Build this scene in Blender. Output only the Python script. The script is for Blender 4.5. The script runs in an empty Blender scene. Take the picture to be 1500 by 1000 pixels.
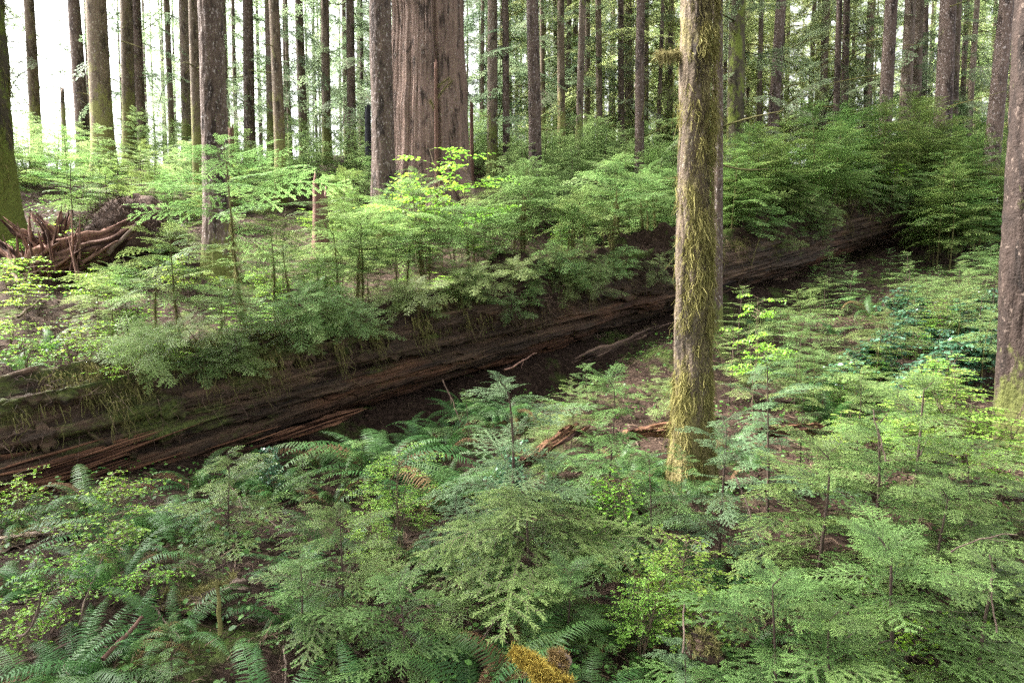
import bpy, math, random
import numpy as np
from mathutils import Matrix, Vector

S = bpy.context.scene
COL = S.collection
R = math.radians
# ------------------------------------------------------------------ camera, sky, sun, exposure
CAMZ = 1.65
cam_d = bpy.data.cameras.new("camera")
cam_d.sensor_width = 36.0
cam_d.lens = 24.0
cam_d.clip_start = 0.05
cam_d.clip_end = 2000
cam = bpy.data.objects.new("camera", cam_d)
COL.objects.link(cam)
PITCH = R(4.0)
cam.location = (0, 0, CAMZ)
cam.rotation_euler = (R(90) - PITCH, 0, 0)
S.camera = cam

SUN_EL, SUN_AZ = R(50), R(-75)          # azimuth from the view direction (+Y), negative = left
W = bpy.data.worlds.new("World")
S.world = W
W.use_nodes = True
wn = W.node_tree
bg = wn.nodes["Background"]
sky = wn.nodes.new("ShaderNodeTexSky")
sky.sky_type = 'NISHITA'
sky.sun_disc = False
sky.sun_elevation = SUN_EL
sky.sun_rotation = SUN_AZ
sky.air_density = 1.0
sky.dust_density = 6.0
sky.ozone_density = 1.0
hsv = wn.nodes.new("ShaderNodeHueSaturation")
hsv.inputs['Saturation'].default_value = 0.12     # thin white overcast
wn.links.new(sky.outputs[0], hsv.inputs['Color'])
wn.links.new(hsv.outputs[0], bg.inputs[0])
bg.inputs[1].default_value = 0.15
sun_d = bpy.data.lights.new("sun", 'SUN')
sun_d.energy = 4.2
sun_d.angle = R(9)
sun_d.color = (1.0, 0.95, 0.86)
sun = bpy.data.objects.new("sun", sun_d)
COL.objects.link(sun)
sd = Vector((math.sin(SUN_AZ) * math.cos(SUN_EL), math.cos(SUN_AZ) * math.cos(SUN_EL), math.sin(SUN_EL)))
sun.rotation_euler = sd.to_track_quat('Z', 'Y').to_euler()
S.view_settings.view_transform = 'Standard'
S.view_settings.look = 'None'
S.view_settings.exposure = 2.8
S.view_settings.gamma = 1.0
S.cycles.max_bounces = 6
S.cycles.diffuse_bounces = 2
S.cycles.glossy_bounces = 2
S.cycles.transmission_bounces = 3
S.cycles.transparent_max_bounces = 4
S.cycles.sample_clamp_indirect = 6.0
S.cycles.use_denoising = False
S.cycles.caustics_reflective = False
S.cycles.caustics_refractive = False

# ------------------------------------------------------------------ numpy noise
def _hash(ix, iy, iz, seed):
    h = (ix.astype(np.int64) * 374761393 + iy.astype(np.int64) * 668265263 + iz.astype(np.int64) * 2147483647 + seed * 1274126177) & 0xFFFFFFFF
    h = ((h ^ (h >> 13)) * 1274126177) & 0xFFFFFFFF
    h = ((h ^ (h >> 16)) * 2246822519) & 0xFFFFFFFF
    return ((h ^ (h >> 15)) & 0xFFFFFF) / float(0xFFFFFF) * 2 - 1

def vnoise(x, y, z=0.0, seed=0):
    x, y, z = np.broadcast_arrays(np.asarray(x, float), np.asarray(y, float), np.asarray(z, float))
    ix, iy, iz = np.floor(x), np.floor(y), np.floor(z)
    fx, fy, fz = x - ix, y - iy, z - iz
    fx, fy, fz = [f * f * (3 - 2 * f) for f in (fx, fy, fz)]
    o = 0
    for a in (0, 1):
        for b in (0, 1):
            for c in (0, 1):
                w = (fx if a else 1 - fx) * (fy if b else 1 - fy) * (fz if c else 1 - fz)
                o = o + w * _hash(ix + a, iy + b, iz + c, seed)
    return o

def fbm(x, y, z=0.0, octv=4, seed=0):
    o, amp, fr = 0, 0.5, 1.0
    for k in range(octv):
        o = o + amp * vnoise(np.asarray(x) * fr + 17.3 * k, np.asarray(y) * fr + 9.1 * k, np.asarray(z) * fr, seed + k)
        amp *= 0.5
        fr *= 2.03
    return o

def smooth(a, b, x):
    t = np.clip((x - a) / (b - a), 0, 1)
    return t * t * (3 - 2 * t)

# ------------------------------------------------------------------ terrain
LX, LY = -4.5, 6.0
UX, UY = 0.7804, 0.6253            # direction of the fallen log on the map

def sn(x, y):
    rx, ry = np.asarray(x, float) - LX, np.asarray(y, float) - LY
    return UX * rx + UY * ry, -UY * rx + UX * ry

def log_bottom(s):                 # world z of the underside of the log
    return -2.03 + 0.181 * s + CAMZ

def log_r(s):
    return 0.62 - 0.009 * s

def ground(x, y, fine=True):
    s, n = sn(x, y)
    ss = np.where(s > 24, 24 + 4 * (1 - np.exp(-np.maximum(s - 24, 0) / 6)), s)
    zl = -2.03 + 0.181 * ss
    k = 0.25
    fl = -1.72
    zl = np.log(np.exp(zl / k) + np.exp(fl / k)) * k
    m = np.maximum(n - 0.2, 0)
    g = np.where(m < 12, 0.335 * m, 0.335 * 12 + 2.2 * (1 - np.exp(-(m - 12) * 0.335 / 2.2)))
    g = g - 0.05 * np.maximum(m - 26, 0)
    g = np.maximum(g, -4)
    g = g + (0.035 * np.minimum(n, 0) - 0.30 * smooth(-0.1, -1.3, n)) * smooth(0, 3, s)
    z = zl + g + CAMZ
    # soil bank in front of the log, hump under the root plate
    z = z + 0.40 * np.exp(-(((s - 7.6) / 1.2) ** 2 + ((n + 1.8) / 0.6) ** 2))
    z = z + 0.20 * np.exp(-(((s - 4.4) / 2.2) ** 2 + ((n + 1.5) / 0.7) ** 2))
    z = z - 0.48 * np.exp(-((n + 0.58) / 0.36) ** 2) * smooth(2.2, 3.4, s) * smooth(13, 10, s)
    z = z + 0.55 * np.exp(-(((s - 2.2) / 1.6) ** 2 + ((n - 6.6) / 1.0) ** 2))
    if fine:
        near = smooth(60, 10, np.hypot(x, y)) * 0.8 + 0.2
        z = z + near * (0.22 * fbm(np.asarray(x) * 0.55, np.asarray(y) * 0.55, 0, 3, 5) + 0.10 * fbm(np.asarray(x) * 2.6, np.asarray(y) * 2.6, 0, 3, 9))
    return z

def g1(x, y):
    return float(ground(np.array([x]), np.array([y]))[0])

def ray(px, py):
    cx, cy = (px - 750) / 1000.0, (500 - py) / 1000.0
    c, s_ = math.cos(PITCH), math.sin(PITCH)
    return Vector((cx, c + cy * s_, -s_ + cy * c))

def at(px, d):                     # map position seen in column px at depth d (near the horizon line)
    return ((px - 750) / 1000.0 * d, d)

def zpix(py, d):                   # world z seen at row py at depth d
    r_ = ray(750, py)
    return CAMZ + r_.z / r_.y * d

def hit(px, py):                   # where the line of sight meets the ground
    r_ = ray(px, py)
    d = 1.5
    while d < 60:
        x, y = r_.x / r_.y * d, d
        if CAMZ + r_.z / r_.y * d < g1(x, y):
            return x, y
        d += 0.05
    return r_.x / r_.y * 25, 25.0

def log_xy(s, n=0.0):
    return LX + UX * s - UY * n, LY + UY * s + UX * n

def s_of_px(px):
    a = (px - 750) / 1000.0
    return (a * LY - LX) / (UX - a * UY)

# ------------------------------------------------------------------ mesh helpers
def mk(name, parts, mat, parent=None, smooth_=False, loc=None):
    """parts: list of (V, F) or (V, F, tint); one mesh object."""
    me = mesh(name, parts, mat, smooth_)
    return link(name, me, parent, loc)

def mesh(name, parts, mat, smooth_=False):
    Vs, loops, tot, tints = [], [], [], []
    off = 0
    for p in parts:
        V = np.asarray(p[0], np.float32).reshape(-1, 3)
        F = np.asarray(p[1], np.int64)
        t = p[2] if len(p) > 2 and p[2] is not None else 0.5
        t = np.broadcast_to(np.asarray(t, np.float32), (len(V),))
        Vs.append(V); tints.append(t)
        loops.append((F + off).ravel())
        tot.append(np.full(len(F), F.shape[1], np.int32))
        off += len(V)
    V = np.concatenate(Vs); L = np.concatenate(loops).astype(np.int32); T = np.concatenate(tot)
    me = bpy.data.meshes.new(name)
    me.vertices.add(len(V)); me.vertices.foreach_set("co", V.ravel())
    me.loops.add(len(L)); me.loops.foreach_set("vertex_index", L)
    me.polygons.add(len(T))
    st = np.concatenate([[0], np.cumsum(T)[:-1]]).astype(np.int32)
    me.polygons.foreach_set("loop_start", st)
    if smooth_:
        me.polygons.foreach_set("use_smooth", np.ones(len(T), bool))
    at_ = me.attributes.new("tint", 'FLOAT', 'POINT')
    at_.data.foreach_set("value", np.concatenate(tints))
    me.update(calc_edges=True)
    me.materials.append(mat)
    return me

def link(name, me, parent=None, loc=None):
    o = bpy.data.objects.new(name, me)
    COL.objects.link(o)
    if parent is not None:
        o.parent = parent
    if loc is not None:
        o.location = loc
    return o

def tag(o, label=None, cat=None, group=None, kind=None):
    if label: o['label'] = label
    if cat: o['category'] = cat
    if group: o['group'] = group
    if kind: o['kind'] = kind
    return o

def empty(name, loc, rz, label, cat, group=None, sc=1.0):
    o = bpy.data.objects.new(name, None)
    COL.objects.link(o)
    o.empty_display_size = 0.1
    o.location = loc
    o.rotation_euler = (0, 0, rz)
    o.scale = (sc, sc, sc)
    return tag(o, label, cat, group)

def norm(a):
    return a / np.maximum(np.linalg.norm(a, axis=-1, keepdims=True), 1e-9)

def tube(pts, rad, ns=6, cap=True, jit=0.0, seed=0):
    P = np.asarray(pts, float); n = len(P)
    rad = np.broadcast_to(np.asarray(rad, float), (n,))
    D = np.gradient(P, axis=0); D = norm(D)
    ref = np.array([0.31, 0.17, 0.93]) if abs(D[:, 2]).mean() < 0.8 else np.array([0.93, 0.31, 0.1])
    A = norm(np.cross(D, ref)); B = np.cross(D, A)
    th = np.linspace(0, 2 * np.pi, ns, endpoint=False)
    rr = rad[:, None]
    if jit:
        rr = rr * (1 + jit * vnoise(np.arange(n)[:, None] * 0.7, np.cos(th)[None] * 2 + 5, np.sin(th)[None] * 2 + seed, seed))
    V = P[:, None] + rr[..., None] * (np.cos(th)[None, :, None] * A[:, None] + np.sin(th)[None, :, None] * B[:, None])
    V = V.reshape(-1, 3)
    i = np.arange(n - 1)[:, None] * ns; j = np.arange(ns)[None]; k = (j + 1) % ns
    F = np.stack([i + j, i + k, i + ns + k, i + ns + j], -1).reshape(-1, 4)
    if cap and ns > 2:
        V = np.vstack([V, P[-1:], P[:1]])
        e = (n - 1) * ns
        jj = np.arange(ns); kk = (jj + 1) % ns
        F2 = np.stack([e + jj, e + kk, np.full(ns, n * ns), np.full(ns, n * ns)], -1)
        F3 = np.stack([kk, jj, np.full(ns, n * ns + 1), np.full(ns, n * ns + 1)], -1)
        return [(V, F), (V, F2[:, :3]), (V, F3[:, :3])] if False else (V, np.vstack([F])) if ns < 5 else (V, np.vstack([F, F2[:, [0, 1, 2, 2]]]))
    return (V, F)

def ridged(P, rad, seed, ns=26, amp=0.3, lobes=2.2, flat=1.0, jag=0.0, jag0=0.0):
    """tube with long fibres and splits along its length (torn wood), broken ends"""
    P = np.asarray(P, float); n = len(P)
    rad = np.broadcast_to(np.asarray(rad, float), (n,))
    D = norm(np.gradient(P, axis=0))
    ref = np.array([0.31, 0.17, 0.93]) if abs(D[:, 2]).mean() < 0.8 else np.array([0.93, 0.31, 0.1])
    A = norm(np.cross(D, ref)); B = np.cross(D, A)
    th = np.linspace(0, 2 * np.pi, ns, endpoint=False)[None]
    u = np.linspace(0, 1, n)[:, None]
    c, s_ = np.cos(th), np.sin(th)
    q = 1 + amp * (vnoise(c * lobes, s_ * lobes, u * 1.5 + seed, seed) + 0.7 * vnoise(c * lobes * 3, s_ * lobes * 3, u * 3, seed + 1) - 0.8 * np.clip(0.35 - np.abs(vnoise(c * lobes * 2.2, s_ * lobes * 2.2, u * 1.2, seed + 7)), 0, 1) + 0.25 * vnoise(c * 6, s_ * 6, u * 14, seed + 2))
    q = np.maximum(q, 0.12)
    L = np.linalg.norm(np.diff(P, axis=0), axis=1).sum()
    sh = jag * L * np.clip((u - 0.6) / 0.4, 0, 1) * (vnoise(c * 3.1, s_ * 3.1, seed, seed + 3) + 0.7 * vnoise(c * 7, s_ * 7, seed, seed + 4))
    sh = sh - jag0 * L * np.clip((0.4 - u) / 0.4, 0, 1) * (vnoise(c * 3.1, s_ * 3.1, seed, seed + 5) + 0.7 * vnoise(c * 7, s_ * 7, seed, seed + 6))
    V = P[:, None] + (rad[:, None] * q)[..., None] * (c[..., None] * A[:, None] + flat * s_[..., None] * B[:, None]) + sh[..., None] * D[:, None]
    T = np.clip(0.5 + 0.55 * vnoise(c * 4, s_ * 4, u * 2.5 + seed, seed + 9) + 0.25 * vnoise(c * 11, s_ * 11, u * 5, seed + 10), 0, 1)
    i = np.arange(n - 1)[:, None] * ns; j = np.arange(ns)[None]; k = (j + 1) % ns
    F = np.stack([i + j, i + k, i + ns + k, i + ns + j], -1).reshape(-1, 4)
    e1 = P[-1:] - D[-1:] * jag * L * 0.7; e0 = P[:1] + D[:1] * jag0 * L * 0.7
    V = np.vstack([V.reshape(-1, 3), e1, e0])
    T = np.concatenate([T.ravel(), [0.4, 0.4]])
    jj = np.arange(ns); kk = (jj + 1) % ns; e = (n - 1) * ns
    F3 = np.concatenate([np.stack([e + jj, e + kk, np.full(ns, n * ns)], -1), np.stack([kk, jj, np.full(ns, n * ns + 1)], -1)])
    return [(V, F, T), (V, F3, T)]

def fix(parts):
    """drop the doubled corner of cap triangles"""
    out = []
    for p in parts:
        V, F = p[0], np.asarray(p[1])
        t = p[2] if len(p) > 2 else None
        if F.shape[1] == 4:
            d = F[:, 2] == F[:, 3]
            if d.any():
                out.append((V, F[~d], t)); out.append((V, F[d][:, :3], t)); continue
        out.append((V, F, t))
    return out

def instv(TV, TF, Rm, T, tint=0.5, jt=None):
    """instances of a template as raw geometry: Rm (K,3,3) columns = axes, T (K,3)"""
    K, n = len(T), len(TV)
    V = np.einsum('kij,nj->kni', Rm, TV) + T[:, None]
    F = (TF[None] + (np.arange(K) * n)[:, None, None]).reshape(-1, TF.shape[1])
    t = np.broadcast_to(np.asarray(tint, float), (n,))[None].repeat(K, 0)
    if jt is not None:
        t = t + jt[:, None]
    return V.reshape(-1, 3), F, t.ravel()

def frames(f, up):
    f = norm(f); s_ = norm(np.cross(up, f)); u = np.cross(f, s_)
    return np.stack([f, s_, u], -1)

def rotm(az, pitch, roll=0.0):
    return np.array(Matrix.Rotation(az, 3, 'Z') @ Matrix.Rotation(-pitch, 3, 'Y') @ Matrix.Rotation(roll, 3, 'X'))

# ------------------------------------------------------------------ materials
def nm(name):
    m = bpy.data.materials.new(name); m.use_nodes = True
    nt = m.node_tree
    for n in list(nt.nodes): nt.nodes.remove(n)
    out = nt.nodes.new("ShaderNodeOutputMaterial")
    return m, nt, out

def N(nt, t, **k):
    n = nt.nodes.new(t)
    for a, b in k.items():
        if a.startswith('_'): setattr(n, a[1:], b)
        else: n.inputs[a.replace('_', ' ')].default_value = b
    return n

def coords(nt, scale=(1, 1, 1), loc=(0, 0, 0)):
    tc = nt.nodes.new("ShaderNodeTexCoord"); mp = nt.nodes.new("ShaderNodeMapping")
    mp.inputs['Scale'].default_value = scale; mp.inputs['Location'].default_value = loc
    nt.links.new(tc.outputs['Object'], mp.inputs[0])
    return mp.outputs[0]

def ramp(nt, src, stops):
    r = nt.nodes.new("ShaderNodeValToRGB")
    el = r.color_ramp.elements
    while len(el) < len(stops): el.new(0.5)
    for e, (p, c) in zip(el, stops):
        e.position = p; e.color = (*c, 1)
    nt.links.new(src, r.inputs[0])
    return r.outputs[0]

def noise(nt, vec, scale, detail=4, rough=0.55, dist=0.0):
    n = N(nt, "ShaderNodeTexNoise", Scale=scale, Detail=detail, Roughness=rough, Distortion=dist)
    nt.links.new(vec, n.inputs['Vector'])
    return n.outputs['Fac']

def mixc(nt, fac, a, b):
    m = nt.nodes.new("ShaderNodeMix"); m.data_type = 'RGBA'
    for i, v in ((0, fac), (6, a), (7, b)):
        if hasattr(v, 'links') or hasattr(v, 'is_linked'): nt.links.new(v, m.inputs[i])
        elif isinstance(v, tuple): m.inputs[i].default_value = (*v, 1)
        else: m.inputs[i].default_value = v
    return m.outputs[2]

def mth(nt, op, a, b=None, clamp=False):
    m = nt.nodes.new("ShaderNodeMath"); m.operation = op; m.use_clamp = clamp
    for i, v in ((0, a), (1, b)):
        if v is None: continue
        if isinstance(v, (int, float)): m.inputs[i].default_value = v
        else: nt.links.new(v, m.inputs[i])
    return m.outputs[0]

def leaf_mat(name, dark, light, trans=0.35, rough=0.5, spec=0.25, hv=0.03, vv=0.3, tcol=None):
    m, nt, out = nm(name)
    a = N(nt, "ShaderNodeAttribute", _attribute_name="tint")
    oi = nt.nodes.new("ShaderNodeObjectInfo")
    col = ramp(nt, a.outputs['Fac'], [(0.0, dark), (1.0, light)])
    h = nt.nodes.new("ShaderNodeHueSaturation")
    nt.links.new(col, h.inputs['Color'])
    nt.links.new(mth(nt, 'ADD', mth(nt, 'MULTIPLY', mth(nt, 'SUBTRACT', oi.outputs['Random'], 0.5), hv * 2), 0.5), h.inputs['Hue'])
    r2 = mth(nt, 'FRACT', mth(nt, 'MULTIPLY', oi.outputs['Random'], 7.13))
    nt.links.new(mth(nt, 'ADD', mth(nt, 'MULTIPLY', r2, vv), 1 - vv / 2), h.inputs['Value'])
    p = N(nt, "ShaderNodeBsdfPrincipled", Roughness=rough)
    p.inputs['Specular IOR Level'].default_value = spec
    nt.links.new(h.outputs[0], p.inputs['Base Color'])
    t = nt.nodes.new("ShaderNodeBsdfTranslucent")
    h2 = N(nt, "ShaderNodeHueSaturation", Hue=0.49, Saturation=1.0, Value=1.35)
    nt.links.new(h.outputs[0], h2.inputs['Color'])
    nt.links.new(h2.outputs[0], t.inputs['Color'])
    mx = N(nt, "ShaderNodeMixShader", Fac=trans)
    nt.links.new(p.outputs[0], mx.inputs[1]); nt.links.new(t.outputs[0], mx.inputs[2])
    nt.links.new(mx.outputs[0], out.inputs[0])
    return m

def bark_mat(name, c1, c2, flake=None, flake_amt=0.0, moss=None, moss_amt=0.0, vs=0.25, sc=9.0, bump=0.6, moss_low=0.0):
    m, nt, out = nm(name)
    oi = nt.nodes.new("ShaderNodeObjectInfo")
    def shift(c):
        va = nt.nodes.new("ShaderNodeVectorMath"); va.operation = 'ADD'
        nt.links.new(c, va.inputs[0]); nt.links.new(mth(nt, 'MULTIPLY', oi.outputs['Random'], 83.0), va.inputs[1])
        return va.outputs[0]
    v = shift(coords(nt, (1, 1, vs)))
    vp = coords(nt, (1, 1, 1))
    v0 = shift(vp)
    a = noise(nt, v, sc, 6, 0.65, 0.3)
    b = noise(nt, v0, 1.6, 3)
    col = ramp(nt, a, [(0.28, c1), (0.68, c2)])
    col = mixc(nt, ramp(nt, b, [(0.35, (0, 0, 0)), (0.7, (1, 1, 1))]), col, tuple(x * 0.72 for x in c2))
    crack = noise(nt, shift(coords(nt, (1, 1, 0.3), (9, 4, 7))), sc * 0.55, 3, 0.6, 0.6)
    col = mixc(nt, ramp(nt, crack, [(0.36, (0.85, 0.85, 0.85)), (0.47, (0, 0, 0)), (0.60, (0, 0, 0)), (0.72, (0.6, 0.6, 0.6))]), col, mixc(nt, ramp(nt, crack, [(0.5, (0, 0, 0)), (0.55, (1, 1, 1))]), tuple(x * 0.6 for x in c1), tuple(min(1, x * 1.45) for x in c2)))
    if flake:
        vo = N(nt, "ShaderNodeTexNoise", Scale=sc * 3.2, Detail=3, Roughness=0.6)
        nt.links.new(shift(coords(nt, (1, 1, 0.5), (3, 1, 2))), vo.inputs['Vector'])
        f = ramp(nt, vo.outputs['Fac'], [(0.60 - 0.1 * flake_amt, (0, 0, 0)), (0.68 - 0.1 * flake_amt, (1, 1, 1))])
        col = mixc(nt, mth(nt, 'MULTIPLY', f, 0.75), col, flake)
    if moss:
        mn = noise(nt, shift(coords(nt, (1, 1, 0.45), (5, 2, 1))), 4.5, 6, 0.7)
        src = mn
        if moss_low:
            sep = nt.nodes.new("ShaderNodeSeparateXYZ")
            nt.links.new(vp, sep.inputs[0])
            low = mth(nt, 'MULTIPLY', mth(nt, 'SUBTRACT', 1.0, mth(nt, 'DIVIDE', sep.outputs[2], moss_low), True), 0.35)
            src = mth(nt, 'ADD', mn, low)
        f = ramp(nt, src, [(0.66 - 0.3 * moss_amt, (0, 0, 0)), (0.74 - 0.3 * moss_amt, (1, 1, 1))])
        mc = ramp(nt, noise(nt, v0, 30, 3), [(0.3, tuple(x * 0.55 for x in moss)), (0.7, moss)])
        col = mixc(nt, f, col, mc)
    h = N(nt, "ShaderNodeHueSaturation")
    nt.links.new(col, h.inputs['Color'])
    nt.links.new(mth(nt, 'ADD', mth(nt, 'MULTIPLY', oi.outputs['Random'], 0.4), 0.8), h.inputs['Value'])
    p = N(nt, "ShaderNodeBsdfPrincipled", Roughness=0.85)
    p.inputs['Specular IOR Level'].default_value = 0.2
    nt.links.new(h.outputs[0], p.inputs['Base Color'])
    bp = N(nt, "ShaderNodeBump", Strength=bump, Distance=0.03)
    nt.links.new(mth(nt, 'ADD', a, mth(nt, 'MULTIPLY', noise(nt, v0, sc * 4, 4), 0.4)), bp.inputs['Height'])
    nt.links.new(bp.outputs[0], p.inputs['Normal'])
    nt.links.new(p.outputs[0], out.inputs[0])
    return m

def plain_mat(name, dark, light, sc=12.0, rough=0.9, stretch=(1, 1, 1), bump=0.4, trans=0.0):
    m, nt, out = nm(name)
    v = coords(nt, stretch)
    a = N(nt, "ShaderNodeAttribute", _attribute_name="tint")
    f = mth(nt, 'ADD', mth(nt, 'MULTIPLY', noise(nt, v, sc, 5, 0.65), 0.8), mth(nt, 'MULTIPLY', mth(nt, 'SUBTRACT', a.outputs['Fac'], 0.5), 0.9))
    col = ramp(nt, f, [(0.15, dark), (0.65, light)])
    p = N(nt, "ShaderNodeBsdfPrincipled", Roughness=rough)
    p.inputs['Specular IOR Level'].default_value = 0.15
    nt.links.new(col, p.inputs['Base Color'])
    if bump:
        bp = N(nt, "ShaderNodeBump", Strength=bump, Distance=0.02)
        nt.links.new(noise(nt, v, sc * 2, 5, 0.7), bp.inputs['Height'])
        nt.links.new(bp.outputs[0], p.inputs['Normal'])
    if trans:
        t = nt.nodes.new("ShaderNodeBsdfTranslucent"); nt.links.new(col, t.inputs[0])
        mx = N(nt, "ShaderNodeMixShader", Fac=trans)
        nt.links.new(p.outputs[0], mx.inputs[1]); nt.links.new(t.outputs[0], mx.inputs[2])
        nt.links.new(mx.outputs[0], out.inputs[0])
    else:
        nt.links.new(p.outputs[0], out.inputs[0])
    return m

M = {}
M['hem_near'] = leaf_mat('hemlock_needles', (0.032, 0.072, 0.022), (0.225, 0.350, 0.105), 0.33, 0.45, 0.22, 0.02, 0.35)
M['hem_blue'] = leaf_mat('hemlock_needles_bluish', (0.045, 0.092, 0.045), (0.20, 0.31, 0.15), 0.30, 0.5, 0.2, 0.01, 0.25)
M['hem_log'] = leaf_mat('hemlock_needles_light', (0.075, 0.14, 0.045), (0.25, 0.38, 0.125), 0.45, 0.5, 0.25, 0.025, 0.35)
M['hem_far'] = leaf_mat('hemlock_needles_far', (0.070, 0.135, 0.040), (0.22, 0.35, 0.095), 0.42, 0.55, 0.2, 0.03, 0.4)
M['crown'] = leaf_mat('conifer_bough_needles', (0.05, 0.095, 0.045), (0.17, 0.26, 0.11), 0.45, 0.55, 0.2, 0.03, 0.4)
M['crown_lit'] = leaf_mat('conifer_bough_needles_lit', (0.13, 0.185, 0.075), (0.38, 0.46, 0.19), 0.58, 0.55, 0.2, 0.03, 0.4)  # sunlit, overexposed look of the far boughs is put into this needle colour
M['fern'] = leaf_mat('fern_fronds', (0.022, 0.062, 0.017), (0.085, 0.19, 0.05), 0.28, 0.5, 0.3, 0.02, 0.4)
M['fern_dead'] = leaf_mat('dead_fern_fronds', (0.08, 0.045, 0.02), (0.22, 0.14, 0.07), 0.25, 0.6, 0.1, 0.02, 0.4)
M['leaf_bright'] = leaf_mat('spring_leaves', (0.10, 0.24, 0.025), (0.30, 0.52, 0.06), 0.45, 0.45, 0.3, 0.015, 0.25)
M['leaf_mid'] = leaf_mat('huckleberry_leaves', (0.10, 0.22, 0.03), (0.30, 0.50, 0.085), 0.45, 0.45, 0.3, 0.02, 0.3)
M['leaf_salal'] = leaf_mat('evergreen_shrub_leaves', (0.022, 0.075, 0.04), (0.08, 0.19, 0.10), 0.15, 0.28, 0.6, 0.015, 0.3)
M['cover'] = leaf_mat('ground_cover_leaves', (0.025, 0.075, 0.015), (0.11, 0.24, 0.045), 0.35, 0.5, 0.3, 0.0, 0.0)
M['stem'] = plain_mat('sapling_bark', (0.030, 0.020, 0.016), (0.13, 0.095, 0.075), 14, 0.9, (1, 1, 0.3))
M['stem_moss'] = plain_mat('mossy_sapling_bark', (0.045, 0.04, 0.015), (0.16, 0.15, 0.06), 14, 0.9, (1, 1, 0.4))
M['twig_red'] = plain_mat('shrub_bark', (0.06, 0.04, 0.025), (0.22, 0.17, 0.12), 14)
M['moss'] = plain_mat('moss_strands', (0.085, 0.075, 0.025), (0.30, 0.26, 0.12), 9, 0.95, (1, 1, 0.4), 0, 0.25)
M['moss_bright'] = plain_mat('moss_tufts', (0.115, 0.105, 0.032), (0.33, 0.30, 0.115), 9, 0.95, (1, 1, 0.6), 0, 0.25)
M['moss_yellow'] = plain_mat('yellow_moss', (0.16, 0.10, 0.015), (0.50, 0.38, 0.08), 14, 0.95, (1, 1, 1), 0, 0.2)
M['moss_brown'] = plain_mat('brown_moss', (0.09, 0.055, 0.02), (0.32, 0.22, 0.09), 14, 0.95, (1, 1, 1), 0, 0.2)
M['moss_dull'] = plain_mat('dull_moss_strands', (0.07, 0.066, 0.022), (0.25, 0.23, 0.09), 9, 0.95, (1, 1, 0.4), 0, 0.25)
M['root'] = plain_mat('root_fibres', (0.020, 0.013, 0.010), (0.10, 0.066, 0.05), 10, 0.9, (1, 1, 1), 0)
M['deadwood'] = plain_mat('dead_wood', (0.045, 0.032, 0.025), (0.20, 0.145, 0.115), 9, 0.85, (1, 1, 1), 0.3)
M['litter'] = plain_mat('fallen_needles_twigs', (0.018, 0.011, 0.008), (0.13, 0.088, 0.062), 0.9, 0.9, (1, 1, 1), 0)
M['redwood'] = plain_mat('rotten_red_wood', (0.026, 0.012, 0.009), (0.185, 0.092, 0.055), 5, 0.85, (0.35, 3.2, 3.2), 0.9)
M['redstump'] = plain_mat('weathered_red_stump_wood', (0.028, 0.014, 0.011), (0.23, 0.13, 0.10), 7, 0.85, (2, 2, 0.6), 0.9)
M['bark_dark'] = bark_mat('dark_flaky_bark', (0.024, 0.016, 0.014), (0.12, 0.084, 0.069), (0.36, 0.31, 0.30), 0.22, (0.16, 0.17, 0.05), 0.08, 0.35, 10, 0.8, 1.2)
M['bark_mossy'] = bark_mat('mossy_flaky_bark', (0.045, 0.032, 0.022), (0.17, 0.125, 0.09), (0.36, 0.32, 0.27), 0.1, (0.20, 0.185, 0.07), 0.27, 0.35, 9, 1.0, 3.0)
M['bark_grey'] = bark_mat('grey_brown_bark', (0.042, 0.030, 0.024), (0.175, 0.130, 0.103), (0.36, 0.33, 0.30), 0.15, (0.17, 0.18, 0.06), 0.2, 0.35, 9, 0.8, 2.5)
M['bark_brown'] = bark_mat('dark_brown_bark', (0.012, 0.008, 0.007), (0.050, 0.033, 0.027), (0.16, 0.12, 0.10), 0.0, (0.10, 0.11, 0.03), 0.05, 0.35, 10, 1.0, 1.0)
M['bark_green'] = bark_mat('moss_covered_bark', (0.02, 0.017, 0.012), (0.09, 0.075, 0.05), None, 0, (0.14, 0.17, 0.035), 0.62, 0.4, 8, 0.9, 2.0)
M['bark_main'] = bark_mat('moss_draped_bark', (0.026, 0.019, 0.014), (0.14, 0.105, 0.075), (0.24, 0.21, 0.17), 0.0, (0.185, 0.155, 0.068), 0.47, 0.3, 12, 1.0, 1.0)
M['bark_cedar'] = bark_mat('stringy_cedar_bark', (0.024, 0.016, 0.013), (0.225, 0.150, 0.122), (0.30, 0.25, 0.225), 0.15, (0.16, 0.15, 0.06), 0.0, 0.035, 11, 1.0, 0)
M['burnt'] = plain_mat('charred_wood', (0.010, 0.010, 0.012), (0.05, 0.05, 0.06), 8)

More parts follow.
